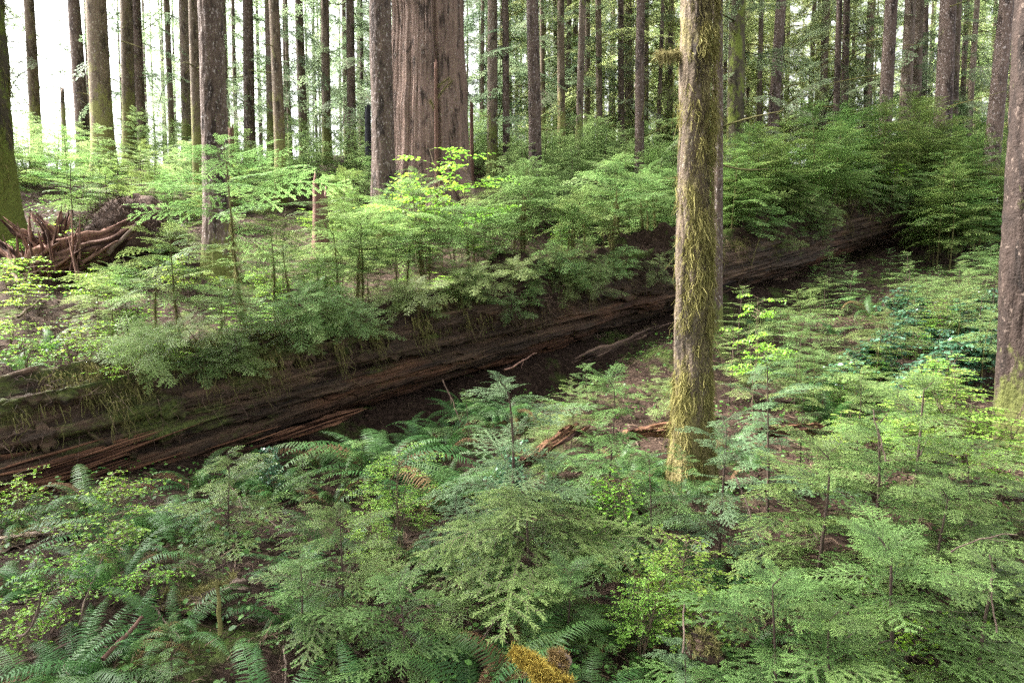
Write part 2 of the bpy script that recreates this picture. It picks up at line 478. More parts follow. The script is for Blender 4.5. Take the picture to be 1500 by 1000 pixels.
def ground_mat():
    m, nt, out = nm('forest_floor')
    v = coords(nt)
    a = noise(nt, v, 0.9, 5, 0.6)
    b = noise(nt, v, 14, 6, 0.75)
    col = ramp(nt, b, [(0.25, (0.010, 0.006, 0.005)), (0.5, (0.032, 0.020, 0.015)), (0.78, (0.095, 0.063, 0.048))])
    mo = noise(nt, coords(nt, (1, 1, 1), (4, 7, 0)), 1.3, 6, 0.7)
    mc = ramp(nt, noise(nt, v, 40, 4), [(0.3, (0.03, 0.05, 0.012)), (0.7, (0.10, 0.14, 0.035))])
    col = mixc(nt, ramp(nt, mo, [(0.54, (0, 0, 0)), (0.64, (1, 1, 1))]), col, mc)
    p = N(nt, "ShaderNodeBsdfPrincipled", Roughness=0.95)
    p.inputs['Specular IOR Level'].default_value = 0.1
    nt.links.new(col, p.inputs['Base Color'])
    bp = N(nt, "ShaderNodeBump", Strength=0.9, Distance=0.04)
    nt.links.new(mth(nt, 'ADD', b, a), bp.inputs['Height'])
    nt.links.new(bp.outputs[0], p.inputs['Normal'])
    nt.links.new(p.outputs[0], out.inputs[0])
    return m
M['ground'] = ground_mat()

def log_mat():
    m, nt, out = nm('rotting_log_wood')
    v = coords(nt, (0.22, 3.0, 3.0))
    v0 = coords(nt)
    a = noise(nt, v, 3.2, 7, 0.68, 0.25)
    col = ramp(nt, a, [(0.32, (0.008, 0.006, 0.005)), (0.52, (0.050, 0.031, 0.020)), (0.76, (0.175, 0.108, 0.068))])
    red = noise(nt, coords(nt, (0.45, 1.6, 1.6), (2, 5, 1)), 1.1, 4, 0.6)
    rc = ramp(nt, a, [(0.32, (0.022, 0.009, 0.006)), (0.72, (0.19, 0.085, 0.045))])
    sep = nt.nodes.new("ShaderNodeSeparateXYZ"); nt.links.new(v0, sep.inputs[0])
    rz = mth(nt, 'ADD', red, mth(nt, 'MULTIPLY', sep.outputs[2], -0.16))
    col = mixc(nt, ramp(nt, rz, [(0.57, (0, 0, 0)), (0.68, (0.7, 0.7, 0.7))]), col, rc)
    mo = mth(nt, 'ADD', noise(nt, coords(nt, (0.5, 1, 1), (1, 1, 4)), 2.4, 6, 0.7), mth(nt, 'MULTIPLY', sep.outputs[2], 0.12))
    left = mth(nt, 'MULTIPLY', mth(nt, 'SUBTRACT', 3.0, sep.outputs[0], True), 0.10)
    mo = mth(nt, 'ADD', mo, left)
    mc = ramp(nt, noise(nt, v0, 30, 4), [(0.3, (0.025, 0.035, 0.010)), (0.7, (0.11, 0.13, 0.03))])
    col = mixc(nt, ramp(nt, mo, [(0.60, (0, 0, 0)), (0.70, (1, 1, 1))]), col, mc)
    p = N(nt, "ShaderNodeBsdfPrincipled", Roughness=0.8)
    p.inputs['Specular IOR Level'].default_value = 0.25
    nt.links.new(col, p.inputs['Base Color'])
    bp = N(nt, "ShaderNodeBump", Strength=1.0, Distance=0.05)
    nt.links.new(a, bp.inputs['Height']); nt.links.new(bp.outputs[0], p.inputs['Normal'])
    nt.links.new(p.outputs[0], out.inputs[0])
    return m
M['log'] = log_mat()
M['humus'] = plain_mat('root_mat_soil', (0.018, 0.012, 0.010), (0.10, 0.065, 0.05), 9, 0.95, (1, 1, 1), 1.0)

# ------------------------------------------------------------------ ground sheet
def build_ground():
    parts = []
    xs = np.unique(np.concatenate([np.arange(-400, -40, 12), np.arange(-40, -16, 1.0), np.arange(-16, 16, 0.11), np.arange(16, 40, 1.0), np.arange(40, 401, 12)]))
    ys = np.unique(np.concatenate([np.arange(-60, 0, 6), np.arange(0, 20, 0.11), np.arange(20, 60, 0.8), np.arange(60, 701, 16)]))
    X, Y = np.meshgrid(xs, ys)
    Z = ground(X, Y)
    near = (np.hypot(X, Y) < 25)
    Z = Z + near * 0.035 * fbm(X * 9, Y * 9, 0, 3, 31)
    V = np.stack([X, Y, Z], -1).reshape(-1, 3)
    nx = len(xs)
    i = np.arange(len(ys) - 1)[:, None] * nx; j = np.arange(nx - 1)[None]
    F = np.stack([i + j, i + j + 1, i + nx + j + 1, i + nx + j], -1).reshape(-1, 4)
    o = mk('ground', [(V, F)], M['ground'], None, True)
    tag(o, 'brown forest floor of needles and soil rising up the slope', 'ground', kind='structure')
build_ground()

# ------------------------------------------------------------------ sprays (one flat conifer branch)
def spray(L, lat, nl, nw, nsp, seed, wide=0.42, sub=True, droop=0.18, tw=0.0012):
    rng = np.random.default_rng(seed)
    P0, D, LN = [], [], []           # straight twigs in the plane of the branch
    P0.append(np.array([[0.05 * L, 0]])); D.append(np.array([[1.0, 0]])); LN.append(np.array([0.95 * L]))
    xs = np.arange(0.10 * L, 0.985 * L, lat / 2)
    xs = xs + rng.uniform(-0.25, 0.25, len(xs)) * lat
    f = np.clip(xs / L, 0, 1)
    prof = np.minimum(1, f / 0.28) ** 0.7 * (1 - f) ** 0.75 + 0.03
    ln = L * wide * prof * rng.uniform(0.65, 1.2, len(xs)) + 0.3 * lat
    side = np.where(np.arange(len(xs)) % 2 == 0, 1.0, -1.0)
    ang = np.radians(rng.uniform(44, 62, len(xs))) * side
    d = np.stack([np.cos(ang), np.sin(ang)], -1)
    p = np.stack([xs, np.zeros_like(xs)], -1)
    keep = rng.random(len(xs)) > 0.06
    P0.append(p[keep]); D.append(d[keep]); LN.append(ln[keep])
    if sub:
        for q, dd, l in zip(p[keep], d[keep], ln[keep]):
            if l < 2.2 * lat: continue
            us = np.arange(0.25 * l, 0.92 * l, lat * 0.62)
            sl = 0.34 * (l - us) * rng.uniform(0.6, 1.2, len(us)) + 0.25 * lat
            a0 = math.atan2(dd[1], dd[0])
            sg = np.where(np.arange(len(us)) % 2 == 0, 1, -1)
            aa = a0 + sg * np.radians(rng.uniform(40, 58, len(us)))
            P0.append(q[None] + us[:, None] * dd[None]); D.append(np.stack([np.cos(aa), np.sin(aa)], -1)); LN.append(sl)
    P0 = np.concatenate(P0); D = np.concatenate(D); LN = np.concatenate(LN)
    cnt = np.maximum((LN / nsp).astype(int), 2)
    idx = np.repeat(np.arange(len(LN)), cnt)
    k = np.arange(len(idx)) - np.repeat(np.cumsum(cnt) - cnt, cnt)
    u = (k + rng.uniform(0.1, 0.9, len(idx))) / cnt[idx]
    twn = rng.normal(0, 0.11, len(LN))
    basep = P0[idx] + D[idx] * (u * LN[idx])[:, None]
    P, Fw, TT = [], [], []
    for sg in (1, -1):
        a0 = np.arctan2(D[idx, 1], D[idx, 0]) + sg * np.radians(rng.uniform(38, 80, len(idx)) - 22 * u)
        tz = rng.normal(0.05, 0.16, len(idx))
        d3 = np.stack([np.cos(a0) * np.cos(tz), np.sin(a0) * np.cos(tz), np.sin(tz)], -1)
        b3 = np.concatenate([basep, np.zeros((len(idx), 1))], 1)
        P.append(b3); Fw.append(d3)
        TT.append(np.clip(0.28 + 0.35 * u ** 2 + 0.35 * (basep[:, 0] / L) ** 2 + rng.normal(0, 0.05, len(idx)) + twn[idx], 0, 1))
    P = np.concatenate(P); Fw = np.concatenate(Fw); TT = np.concatenate(TT)
    lens = nl * rng.uniform(0.65, 1.15, len(P))
    up = np.tile(np.array([[0, 0, 1.0]]), (len(P), 1)) + rng.normal(0, 0.14, (len(P), 3))
    sd_ = norm(np.cross(up, Fw))
    w = nw * 0.5 * rng.uniform(0.8, 1.2, len(P))
    V = np.stack([P, P + Fw * (lens * 0.45)[:, None] + sd_ * w[:, None], P + Fw * lens[:, None], P + Fw * (lens * 0.45)[:, None] - sd_ * w[:, None]], 1)
    F = np.arange(len(P) * 4).reshape(-1, 4)
    V = V.reshape(-1, 3); T = np.repeat(TT, 4)
    # woody twigs: thin flat strips, axis thicker
    A0 = np.concatenate([P0, np.zeros((len(P0), 1))], 1)
    A1 = A0 + np.concatenate([D * LN[:, None], np.zeros((len(P0), 1))], 1)
    wd = np.full(len(P0), tw); wd[0] = tw * 2.5
    sdw = np.stack([-D[:, 1], D[:, 0], np.zeros(len(D))], -1) * wd[:, None]
    WV = np.stack([A0 + sdw, A0 * 0.5 + A1 * 0.5 + sdw * 0.8, A1 + sdw * 0.3, A1 - sdw * 0.3, A0 * 0.5 + A1 * 0.5 - sdw * 0.8, A0 - sdw], 1).reshape(-1, 3)
    b = np.arange(len(P0))[:, None] * 6
    WF = np.concatenate([b + np.array([[0, 1, 4, 5]]), b + np.array([[1, 2, 3, 4]])])
    r1 = rng.uniform(-0.1, 0.1)
    def bend(Q):
        x, y = Q[:, 0] / L, Q[:, 1] / L
        Q = Q.copy()
        Q[:, 2] += L * (0.10 * x - droop * x ** 2.2 - 0.35 * droop * 4 * y ** 2 + 0.02 * np.sin(9 * x + 5 * y + seed))
        Q[:, 1] += L * r1 * x ** 2
        return Q
    return bend(V), F, T, bend(WV), WF

def conifer(H, z0, Lmax, nb, sprays, seed, L0, mode='cone', wr=0.012, updroop=0.0, leanx=0.0):
    """stem with branches; returns crown part, wood parts"""
    rng = np.random.default_rng(seed)
    zz = np.linspace(0, 1, 14)
    wob = 0.035 * H * np.stack([np.sin(3 * zz + seed), np.cos(2.3 * zz + seed * 2)], -1) * zz[:, None]
    nod = np.maximum(zz - 0.9, 0) / 0.1
    P = np.stack([wob[:, 0] + leanx * H * zz ** 1.5 + nod ** 2 * 0.045 * H ** 0.8, wob[:, 1], zz * H - nod ** 2 * 0.02 * H], -1)
    rad = wr * (1 - 0.85 * zz) + 0.0012
    wood = [tube(P, rad, 6)]
    CV, CF, CT, off = [], [], [], 0
    WV, WF, woff = [], [], 0
    az = rng.uniform(0, 6.28)
    for i in range(nb + 7):
        f = z0 + (1 - z0) * ((i + rng.random()) / nb) ** 0.9 if i < nb else 0.84 + 0.15 * (i - nb + rng.random()) / 7
        r = (1 - f) / (1 - z0)
        if mode == 'cone': L = Lmax * (0.16 + 0.84 * r ** 0.7) * rng.uniform(0.4, 1.15)
        elif mode == 'flat': L = Lmax * (0.22 + 0.78 * min(1, r * 1.8)) * rng.uniform(0.65, 1.1) * (0.55 + 0.45 * min(1, (f - z0) * 5 + 0.2))
        else: L = Lmax * (0.3 + 0.7 * math.sin(math.pi * min(1, r * 0.9 + 0.1))) * rng.uniform(0.6, 1.15)
        if i >= nb: L = Lmax * (0.12 + 1.1 * (1 - f))
        az += 2.4 + rng.uniform(-0.6, 0.6)
        pitch = R(24) * (1 - r) + R(rng.uniform(-16, 20)) + updroop
        Rm = rotm(az, pitch, R(rng.uniform(-20, 20)))
        c = np.array([np.interp(f, zz, P[:, q]) for q in range(3)])
        sV, sF, sT, wV, wF = sprays[rng.integers(len(sprays))]
        k = L / L0
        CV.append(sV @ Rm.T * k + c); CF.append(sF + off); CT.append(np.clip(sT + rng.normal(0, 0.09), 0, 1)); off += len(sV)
        WV.append(wV @ Rm.T * k + c); WF.append(wF + woff); woff += len(wV)
    wood.append((np.concatenate(WV), np.concatenate(WF)))
    # short dead twigs low on the stem
    for i in range(int(6 + 6 * z0 * 2)):
        f = rng.uniform(0.08, max(z0, 0.15))
        c = np.array([np.interp(f, zz, P[:, q]) for q in range(3)])
        a = rng.uniform(0, 6.28); l = rng.uniform(0.08, 0.28) * min(1.2, H)
        q = np.array([c, c + l * 0.5 * np.array([math.cos(a), math.sin(a), 0.1]), c + l * np.array([math.cos(a + .3), math.sin(a + .3), -0.08])])
        wood.append(tube(q, [0.003, 0.002, 0.001], 3))
    return (np.concatenate(CV), np.concatenate(CF), np.concatenate(CT)), fix(wood), P

# spray libraries:  L0 = nominal length
SP0 = [spray(0.8, 0.054, 0.0140, 0.0044, 0.0040, 14 + i, 0.42, True, 0.38, 0.0014) for i in range(8)]
SPU = [spray(0.5, 0.050, 0.0135, 0.0034, 0.0040, 10 + i, 0.46, True, 0.38, 0.0013) for i in range(8)]
SP1 = [spray(0.85, 0.068, 0.0165, 0.0042, 0.0060, 30 + i, 0.42, True, 0.32, 0.0018) for i in range(6)]
SP2 = [spray(1.1, 0.10, 0.025, 0.0078, 0.0105, 50 + i, 0.42, True, 0.28, 0.0025) for i in range(5)]
SP4 = [spray(0.8, 0.19, 0.085, 0.026, 0.050, 90 + i, 0.42, True, 0.22, 0.003) for i in range(4)]
SP3 = [spray(2.4, 0.20, 0.095, 0.026, 0.050, 70 + i, 0.34, True, 0.36, 0.008) for i in range(5)]

VAR = {}
def variant(key, mat, stemmat, H, z0, Lmax, nb, sprays, L0, seed, mode='cone', **k):
    c, w, P = conifer(H, z0, Lmax, nb, sprays, seed, L0, mode, **k)
    VAR[key] = (mesh('crown', [c], mat), mesh('stem', w, stemmat, True), H, P)

for i in range(5):
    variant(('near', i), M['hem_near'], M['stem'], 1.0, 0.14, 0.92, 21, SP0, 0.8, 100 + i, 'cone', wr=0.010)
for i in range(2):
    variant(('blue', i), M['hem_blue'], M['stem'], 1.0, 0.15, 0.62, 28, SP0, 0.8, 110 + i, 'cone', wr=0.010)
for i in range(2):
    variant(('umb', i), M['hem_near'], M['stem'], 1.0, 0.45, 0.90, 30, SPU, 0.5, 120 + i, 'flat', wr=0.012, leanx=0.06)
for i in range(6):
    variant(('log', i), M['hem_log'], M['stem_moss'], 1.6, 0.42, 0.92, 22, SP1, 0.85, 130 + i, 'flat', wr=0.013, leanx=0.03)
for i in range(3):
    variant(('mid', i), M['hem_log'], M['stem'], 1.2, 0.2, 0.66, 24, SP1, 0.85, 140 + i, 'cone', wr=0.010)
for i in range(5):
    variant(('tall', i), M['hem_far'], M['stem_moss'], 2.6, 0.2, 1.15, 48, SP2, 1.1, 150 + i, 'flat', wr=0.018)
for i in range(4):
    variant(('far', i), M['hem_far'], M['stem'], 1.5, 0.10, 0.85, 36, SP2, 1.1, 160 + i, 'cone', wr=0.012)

def clear(px, d):                  # open gaps in the young growth
    return (284 < px < 352 and d < 12) or (450 < px < 496 and d < 13.4) or (585 < px < 715 and d < 13.3) or (40 < px < 215 and d < 12.6)
RNG = random.Random(7)
def sapling(var, x, y, H, label, group=None, rz=None, z=None, name='hemlock_sapling', cat='sapling', widen=1.0, moss=None):
    cm, sm, h0, P = VAR[var]
    z = g1(x, y) - 0.03 if z is None else z
    k = H / h0
    o = empty(name, (x, y, z), RNG.uniform(0, 6.28) if rz is None else rz, label, cat, group, k)
    if widen != 1.0:
        o.scale = (k * widen, k * widen, k)
    link('stem', sm, o); link('crown', cm, o)
    if moss: link('hanging_moss', moss, o)
    return o

# ------------------------------------------------------------------ strands (moss, roots)
def strands(P, D, L, w, rng, sag=0.0, seg=3, tint=None):
    """thin tapering ribbons from P along D, bent down by sag"""
    K = len(P); D = norm(D)
    sdv = norm(np.cross(D, rng.normal(0, 1, (K, 3))))
    u = np.linspace(0, 1, seg + 1)
    j = rng.normal(0, 0.10, (K, seg + 1, 3)); j[:, 0] = 0
    Q = P[:, None] + D[:, None] * (u[None, :, None] * L[:, None, None]) + j * L[:, None, None]
    Q[..., 2] -= sag * L[:, None] * u[None] ** 2
    wd = w[:, None] * (1 - 0.75 * u[None])
    V = np.stack([Q + sdv[:, None] * wd[..., None], Q - sdv[:, None] * wd[..., None]], 2).reshape(-1, 3)
    b = (np.arange(K) * (seg + 1) * 2)[:, None, None]
    s_ = (np.arange(seg) * 2)[None, :, None]
    F = (b + s_ + np.array([0, 1, 3, 2])[None, None]).reshape(-1, 4)
    t = np.repeat(rng.uniform(0.1, 0.9, K) if tint is None else tint, (seg + 1) * 2)
    return V, F, t

# ------------------------------------------------------------------ trunks
def trunk(H, r0, top, flare, seed, ns=28, dz=0.25, disp=0.0, fx=14, fz=3.0, lean=(0, 0), lobes=0, lobe_amp=0.0, fl_h=0.5):
    z = np.concatenate([np.arange(-0.5, 9.0, dz), np.arange(9.0, H, 1.5), [H]])
    th = np.linspace(0, 2 * np.pi, ns, endpoint=False)
    Z, T = np.meshgrid(z, th, indexing='ij')
    f = np.clip(Z / H, 0, 1)
    r = r0 + (top - r0) * f
    fl = np.exp(-np.maximum(Z, -0.2) / fl_h)
    rl = 1 + 0.35 * np.cos(5 * T + seed) + 0.25 * np.cos(3 * T + seed * 2)
    r = r + flare * r0 * fl * rl
    if lobes:
        r = r * (1 + lobe_amp * (vnoise(np.cos(T) * lobes, np.sin(T) * lobes, Z * 0.12 + seed, seed) + 0.5 * vnoise(np.cos(T) * lobes * 2.3, np.sin(T) * lobes * 2.3, Z * 0.2, seed + 3)))
    if disp:
        q = 1 - np.abs(fbm(np.cos(T) * r0 * fx, np.sin(T) * r0 * fx, Z * fz, 3, seed)) * 2
        r = r + disp * (q - 0.6) + disp * 0.8 * vnoise(np.cos(T) * 1.4, np.sin(T) * 1.4, Z * 1.3, seed + 8)
    r = r * (1 + 0.03 * vnoise(np.cos(T), np.sin(T), Z * 0.7, seed + 20))
    cx = lean[0] * Z + 0.03 * np.sin(Z * 0.35 + seed); cy = lean[1] * Z
    V = np.stack([cx + r * np.cos(T), cy + r * np.sin(T), Z], -1).reshape(-1, 3)
    n = len(z)
    i = np.arange(n - 1)[:, None] * ns; j = np.arange(ns)[None]; k = (j + 1) % ns
    F = np.stack([i + j, i + k, i + ns + k, i + ns + j], -1).reshape(-1, 4)
    return V, F

def stub_parts(rng, n, z0, z1, r, lmin, lmax):
    """dead mossy branch stubs"""
    out = []
    for i in range(n):
        z = rng.uniform(z0, z1); a = rng.uniform(0, 6.28); l = rng.uniform(lmin, lmax)
        d = np.array([math.cos(a), math.sin(a), 0.0])
        u = np.linspace(0, 1, 6)[:, None]
        p = np.array([0, 0, z]) + d * (r * 0.8 + l * u) + np.array([0, 0, 1]) * l * (rng.uniform(-0.25, 0.35) * u + rng.uniform(-0.3, 0.3) * u ** 2)
        out.append(tube(p, np.linspace(0.018, 0.005, 6) * (0.7 + l * 0.3), 5, True, 0.3, i))
    return out

def stub_groups(sp):
    return [fix([p]) for p in sp]

CROWN = {}
def crown_variant(key, mat, H, zs, nb, lmin, lmax, seed):
    rng = np.random.default_rng(seed)
    CV, CF, CT, off = [], [], [], 0
    WV, WF, woff = [], [], 0
    az = 0
    for i in range(nb):
        f = (i + rng.random()) / nb
        z = zs + (H - zs) * f
        L = (lmax + (lmin - lmax) * f) * rng.uniform(0.55, 1.1)
        az += 2.4 + rng.uniform(-0.7, 0.7)
        Rm = rotm(az, R(rng.uniform(-26, 8)), R(rng.uniform(-20, 20)))
        sV, sF, sT, wV, wF = SP3[rng.integers(len(SP3))]
        c = np.array([0, 0, z])
        CV.append(sV @ Rm.T * (L / 2.4) + c); CF.append(sF + off); CT.append(np.clip(sT + rng.normal(0, .12), 0, 1)); off += len(sV)
        WV.append(wV @ Rm.T * (L / 2.4) + c); WF.append(wF + woff); woff += len(wV)
    CROWN[key] = (mesh('crown', [(np.concatenate(CV), np.concatenate(CF), np.concatenate(CT))], mat), mesh('branch', [(np.concatenate(WV), np.concatenate(WF))], M['stem']))

crown_variant('high0', M['crown'], 26, 9.0, 40, 1.0, 3.2, 1)
crown_variant('high1', M['crown'], 24, 8.0, 36, 1.0, 2.8, 2)
crown_variant('canopy', M['crown'], 26, 8.0, 130, 1.2, 4.2, 8)  # dense crown for the unseen trees that shade the foreground
M['crown_hazed'] = leaf_mat('hazed_bough_needles', (0.09, 0.14, 0.08), (0.25, 0.33, 0.18), 0.48, 0.55, 0.15, 0.02, 0.3)  # paler needle colour stands in for haze glow among the boughs
crown_variant('mid0', M['crown_hazed'], 24, 1.6, 64, 0.9, 2.6, 3)
crown_variant('mid1', M['crown_hazed'], 24, 2.2, 58, 0.9, 2.4, 4)
crown_variant('low0', M['crown_lit'], 22, 1.6, 62, 0.7, 3.0, 5)
crown_variant('low1', M['crown_lit'], 20, 2.2, 56, 0.7, 2.8, 6)
crown_variant('low2', M['crown_hazed'], 22, 1.2, 62, 0.7, 3.0, 7)

def tree(px, d, wpx, label, bark, crown=None, group=None, cat='tree', H=24, lean=0.0, seed=0, name='conifer_tree', ns=22, dz=0.3, disp=0.0, flare=0.35, fl_h=0.45, stubs=6, x=None, rz=None):
    if x is None: x, y = at(px, d)
    else: y = d
    r0 = wpx / 1000.0 * d / 2 * (d * d + x * x) ** 0.0
    z = g1(x, y)
    o = empty(name, (x, y, z), 0, label, cat, group)
    V, F = trunk(H, r0 * 1.08, r0 * 0.35, flare, seed + 3, ns, dz, disp, lean=(lean, 0), fl_h=fl_h)
    mk('trunk', [(V, F)], M[bark], o, True)
    if crown:
        cm, bm = CROWN[crown]
        rr = RNG.uniform(0, 6.28) if rz is None else rz
        c = link('crown', cm, o); b = link('boughs', bm, o)
        for q in (c, b):
            q.rotation_euler = (0, 0, rr)
            q.location = (lean * 10, 0, 0)
    if stubs:
        rng = np.random.default_rng(seed + 500)
        sp = stub_parts(rng, stubs + 3, 1.2, 9, r0, 0.2, 1.5)
        for q in stub_groups(sp): mk('dead_branch', q, M['moss_dull'] if seed % 2 else M['stem_moss'], o, True)
    return o

G_TRUNK = 'conifer trunks standing behind the fallen log'
# (px, depth, width px, bark, crown, lean, seed, label)
TR = [
 (22, 24, 7, 'bark_dark', 'mid0', 0.0, 2, 'thin dark trunk just right of the mossy trunk at the left edge'),
 (66, 23, 14, 'bark_mossy', 'mid1', -0.012, 3, 'mossy grey trunk standing alone left of the short broken snag'),
 (133, 22, 17, 'bark_dark', 'high0', -0.02, 5, 'dark bluish trunk right of the short broken snag, in the glare'),
 (145, 27, 9, 'bark_dark', 'mid0', 0.0, 6, 'thin dark trunk tucked behind the dark trunk in the glare'),
 (163, 19.5, 28, 'bark_mossy', 'high1', 0.0, 7, 'stout moss brown trunk, thickest between the snag and the speckled trunk'),
 (201, 20.5, 17, 'bark_mossy', 'high0', 0.0, 8, 'medium trunk with yellow moss at its foot, left of a touching dark trunk'),
 (217, 22, 14, 'bark_dark', 'mid1', 0.0, 9, 'dark trunk touching the right side of a mossy footed trunk'),
 (260, 26, 8, 'bark_grey', 'mid0', 0.0, 10, 'thin grey trunk alone in the gap left of the speckled trunk'),
 (281, 22, 14, 'bark_grey', 'high1', 0.0, 11, 'brown trunk second to the left of the purple speckled trunk'),
 (296, 17, 14, 'bark_mossy', 'high0', 0.01, 12, 'mossy knobbly trunk close against the left of the speckled trunk'),
 (342, 27, 6, 'bark_grey', 'mid1', 0.0, 14, 'very thin trunk just right of the purple speckled trunk'),
 (373, 21, 15, 'bark_dark', 'low2', 0.0, 15, 'dark trunk wrapped in green boughs right of the speckled trunk'),
 (404, 21, 13, 'bark_grey', 'high1', 0.0, 16, 'pale trunk half hidden behind a brown leaning trunk'),
 (415, 17, 15, 'bark_mossy', 'high0', -0.012, 17, 'brown trunk leaning slightly, in front of a pale trunk'),
 (430, 32, 6, 'bark_grey', 'mid0', 0.0, 18, 'very thin far trunk right of the leaning brown pair'),
 (451, 24, 12, 'bark_grey', 'mid1', -0.01, 19, 'slim trunk with a swollen dark lower bole'),
 (485, 23, 12, 'bark_grey', 'high1', 0.0, 20, 'straight slim trunk alone against white sky'),
 (521, 23, 12, 'bark_dark', 'low2', 0.0, 21, 'slim dark trunk among boughs, left of the burnt stub'),
 (533, 30, 5, 'bark_dark', 'mid0', 0.0, 22, 'thread thin trunk just left of the burnt stub'),
 (680, 30, 5, 'bark_grey', 'mid1', 0.0, 27, 'very thin trunk just right of the big cedar'),
 (722, 22, 15, 'bark_grey', 'high0', -0.005, 28, 'pale brown trunk, first sizeable one right of the big cedar'),
 (741, 22, 10, 'bark_dark', 'mid0', 0.0, 29, 'slim dark trunk, second sizeable one right of the big cedar'),
 (783, 19, 18, 'bark_dark', 'high1', 0.0, 30, 'stout dark trunk midway between the cedar and the mossy foreground tree'),
 (795, 25, 7, 'bark_mossy', 'mid1', 0.0, 31, 'thin trunk tight against the right of a stout dark trunk'),
 (823, 24, 11, 'bark_mossy', 'high0', -0.012, 32, 'mossy slim trunk slanting a little to the left'),
 (833, 30, 4, 'bark_grey', 'mid0', 0.0, 33, 'thread thin trunk right of the slanting mossy one'),
 (846, 22, 10, 'bark_grey', 'high1', 0.0, 34, 'dark slim trunk of a close pair right of centre'),
 (857, 26, 8, 'bark_grey', 'mid1', 0.0, 35, 'paler slim trunk of a close pair right of centre'),
 (875, 25, 9, 'bark_grey', 'low0', 0.0, 36, 'slim reddish trunk with boughs alone right of a close pair'),
 (907, 25, 9, 'bark_dark', 'mid0', 0.0, 37, 'slim dark trunk, left one of three near the mossy foreground tree'),
 (919, 27, 11, 'bark_grey', 'mid1', -0.012, 38, 'pinkish trunk, middle one of three near the mossy foreground tree'),
 (936, 20, 13, 'bark_dark', 'high0', -0.012, 39, 'dark sturdy trunk, right one of three near the mossy foreground tree'),
 (960, 26, 6, 'bark_grey', 'low0', 0.0, 40, 'thin knotty trunk just left of the mossy foreground tree'),
 (1047, 11, 15, 'bark_dark', 'high1', 0.0, 42, 'pale flecked trunk peeping out behind the mossy foreground tree'),
 (1070, 18, 24, 'bark_green', 'low2', 0.0, 43, 'thick moss green trunk in boughs right of the mossy foreground tree'),
 (1106, 26, 7, 'bark_grey', 'low1', 0.0, 44, 'thin brown trunk left of a clean grey trunk with bare limbs'),
 (1123, 19, 15, 'bark_dark', 'high0', 0.03, 45, 'clean grey trunk with mossy bare limbs reaching right'),
 (1135, 28, 6, 'bark_grey', 'low1', 0.0, 46, 'thin trunk behind the clean grey trunk with bare limbs'),
 (1186, 32, 5, 'bark_grey', 'low0', 0.0, 47, 'thread thin trunk among pale sunlit boughs'),
 (1213, 22, 9, 'bark_dark', 'mid1', 0.0, 48, 'black slim trunk, left one of a branching dark pair'),
 (1226, 23, 10, 'bark_dark', 'mid0', 0.0, 49, 'black slim trunk, right one of a branching dark pair'),
 (1260, 27, 11, 'bark_cedar', 'low0', 0.0, 50, 'reddish sunlit trunk behind the thicket'),
 (1286, 20, 18, 'bark_dark', 'high1', 0.0, 51, 'dark straight trunk right of a reddish sunlit trunk'),
 (1314, 21, 16, 'bark_grey', 'high0', 0.0, 52, 'brown trunk, left one of three close together over the thicket'),
 (1329, 22, 14, 'bark_grey', 'mid1', 0.0, 53, 'brown trunk, middle one of three close together over the thicket'),
 (1340, 26, 9, 'bark_dark', 'mid0', 0.0, 54, 'narrow dark trunk, right one of three close together over the thicket'),
 (1366, 19, 23, 'bark_dark', 'high1', 0.0, 55, 'thickest dark trunk over the right thicket'),
 (1384, 22, 12, 'bark_grey', 'mid0', 0.0, 56, 'flecked trunk tight against the right of the thickest thicket trunk'),
 (1398, 27, 7, 'bark_dark', 'low1', 0.0, 57, 'thin dark trunk, left one of a thin pair over the thicket'),
 (1406, 25, 8, 'bark_grey', 'mid1', 0.0, 58, 'thin grey trunk, right one of a thin pair over the thicket'),
 (1437, 18, 21, 'bark_dark', 'high0', 0.04, 59, 'dark leaning trunk with a sun patch, nearest the right edge trunk'),
]
rl = random.Random(8)
for (px, d, w, bark, cr, lean, seed, lab) in TR:
    if lean == 0: lean = rl.uniform(-0.013, 0.013)
    tree(px, d, w, lab, bark, cr, G_TRUNK, seed=seed, lean=lean, stubs=5 if d < 26 else 3)

# nearer, more detailed trunks
def near_tree(px, d, wpx, base_w, label, bark, seed, disp, lean=0.0, crown='high0', flare=0.3, fl_h=0.5, ns=72, dz=0.05, fx=14, fz=3):
    x, y = at(px, d)
    r0 = base_w / 1000 * d / 2
    z = g1(x, y)
    o = empty('conifer_tree', (x, y, z), 0, label, 'tree', None)
    V, F = trunk(25, r0, r0 * 0.35, flare, seed, ns, dz, disp, fx, fz, (lean, 0), fl_h=fl_h)
    mk('trunk', [(V, F)], M[bark], o, True)
    if crown:
        cm, bm = CROWN[crown]
        for nm_, q in (('crown', cm), ('boughs', bm)):
            c = link(nm_, q, o); c.rotation_euler = (0, 0, seed); c.location = (lean * 12, 0, 2.0)
    return o, r0

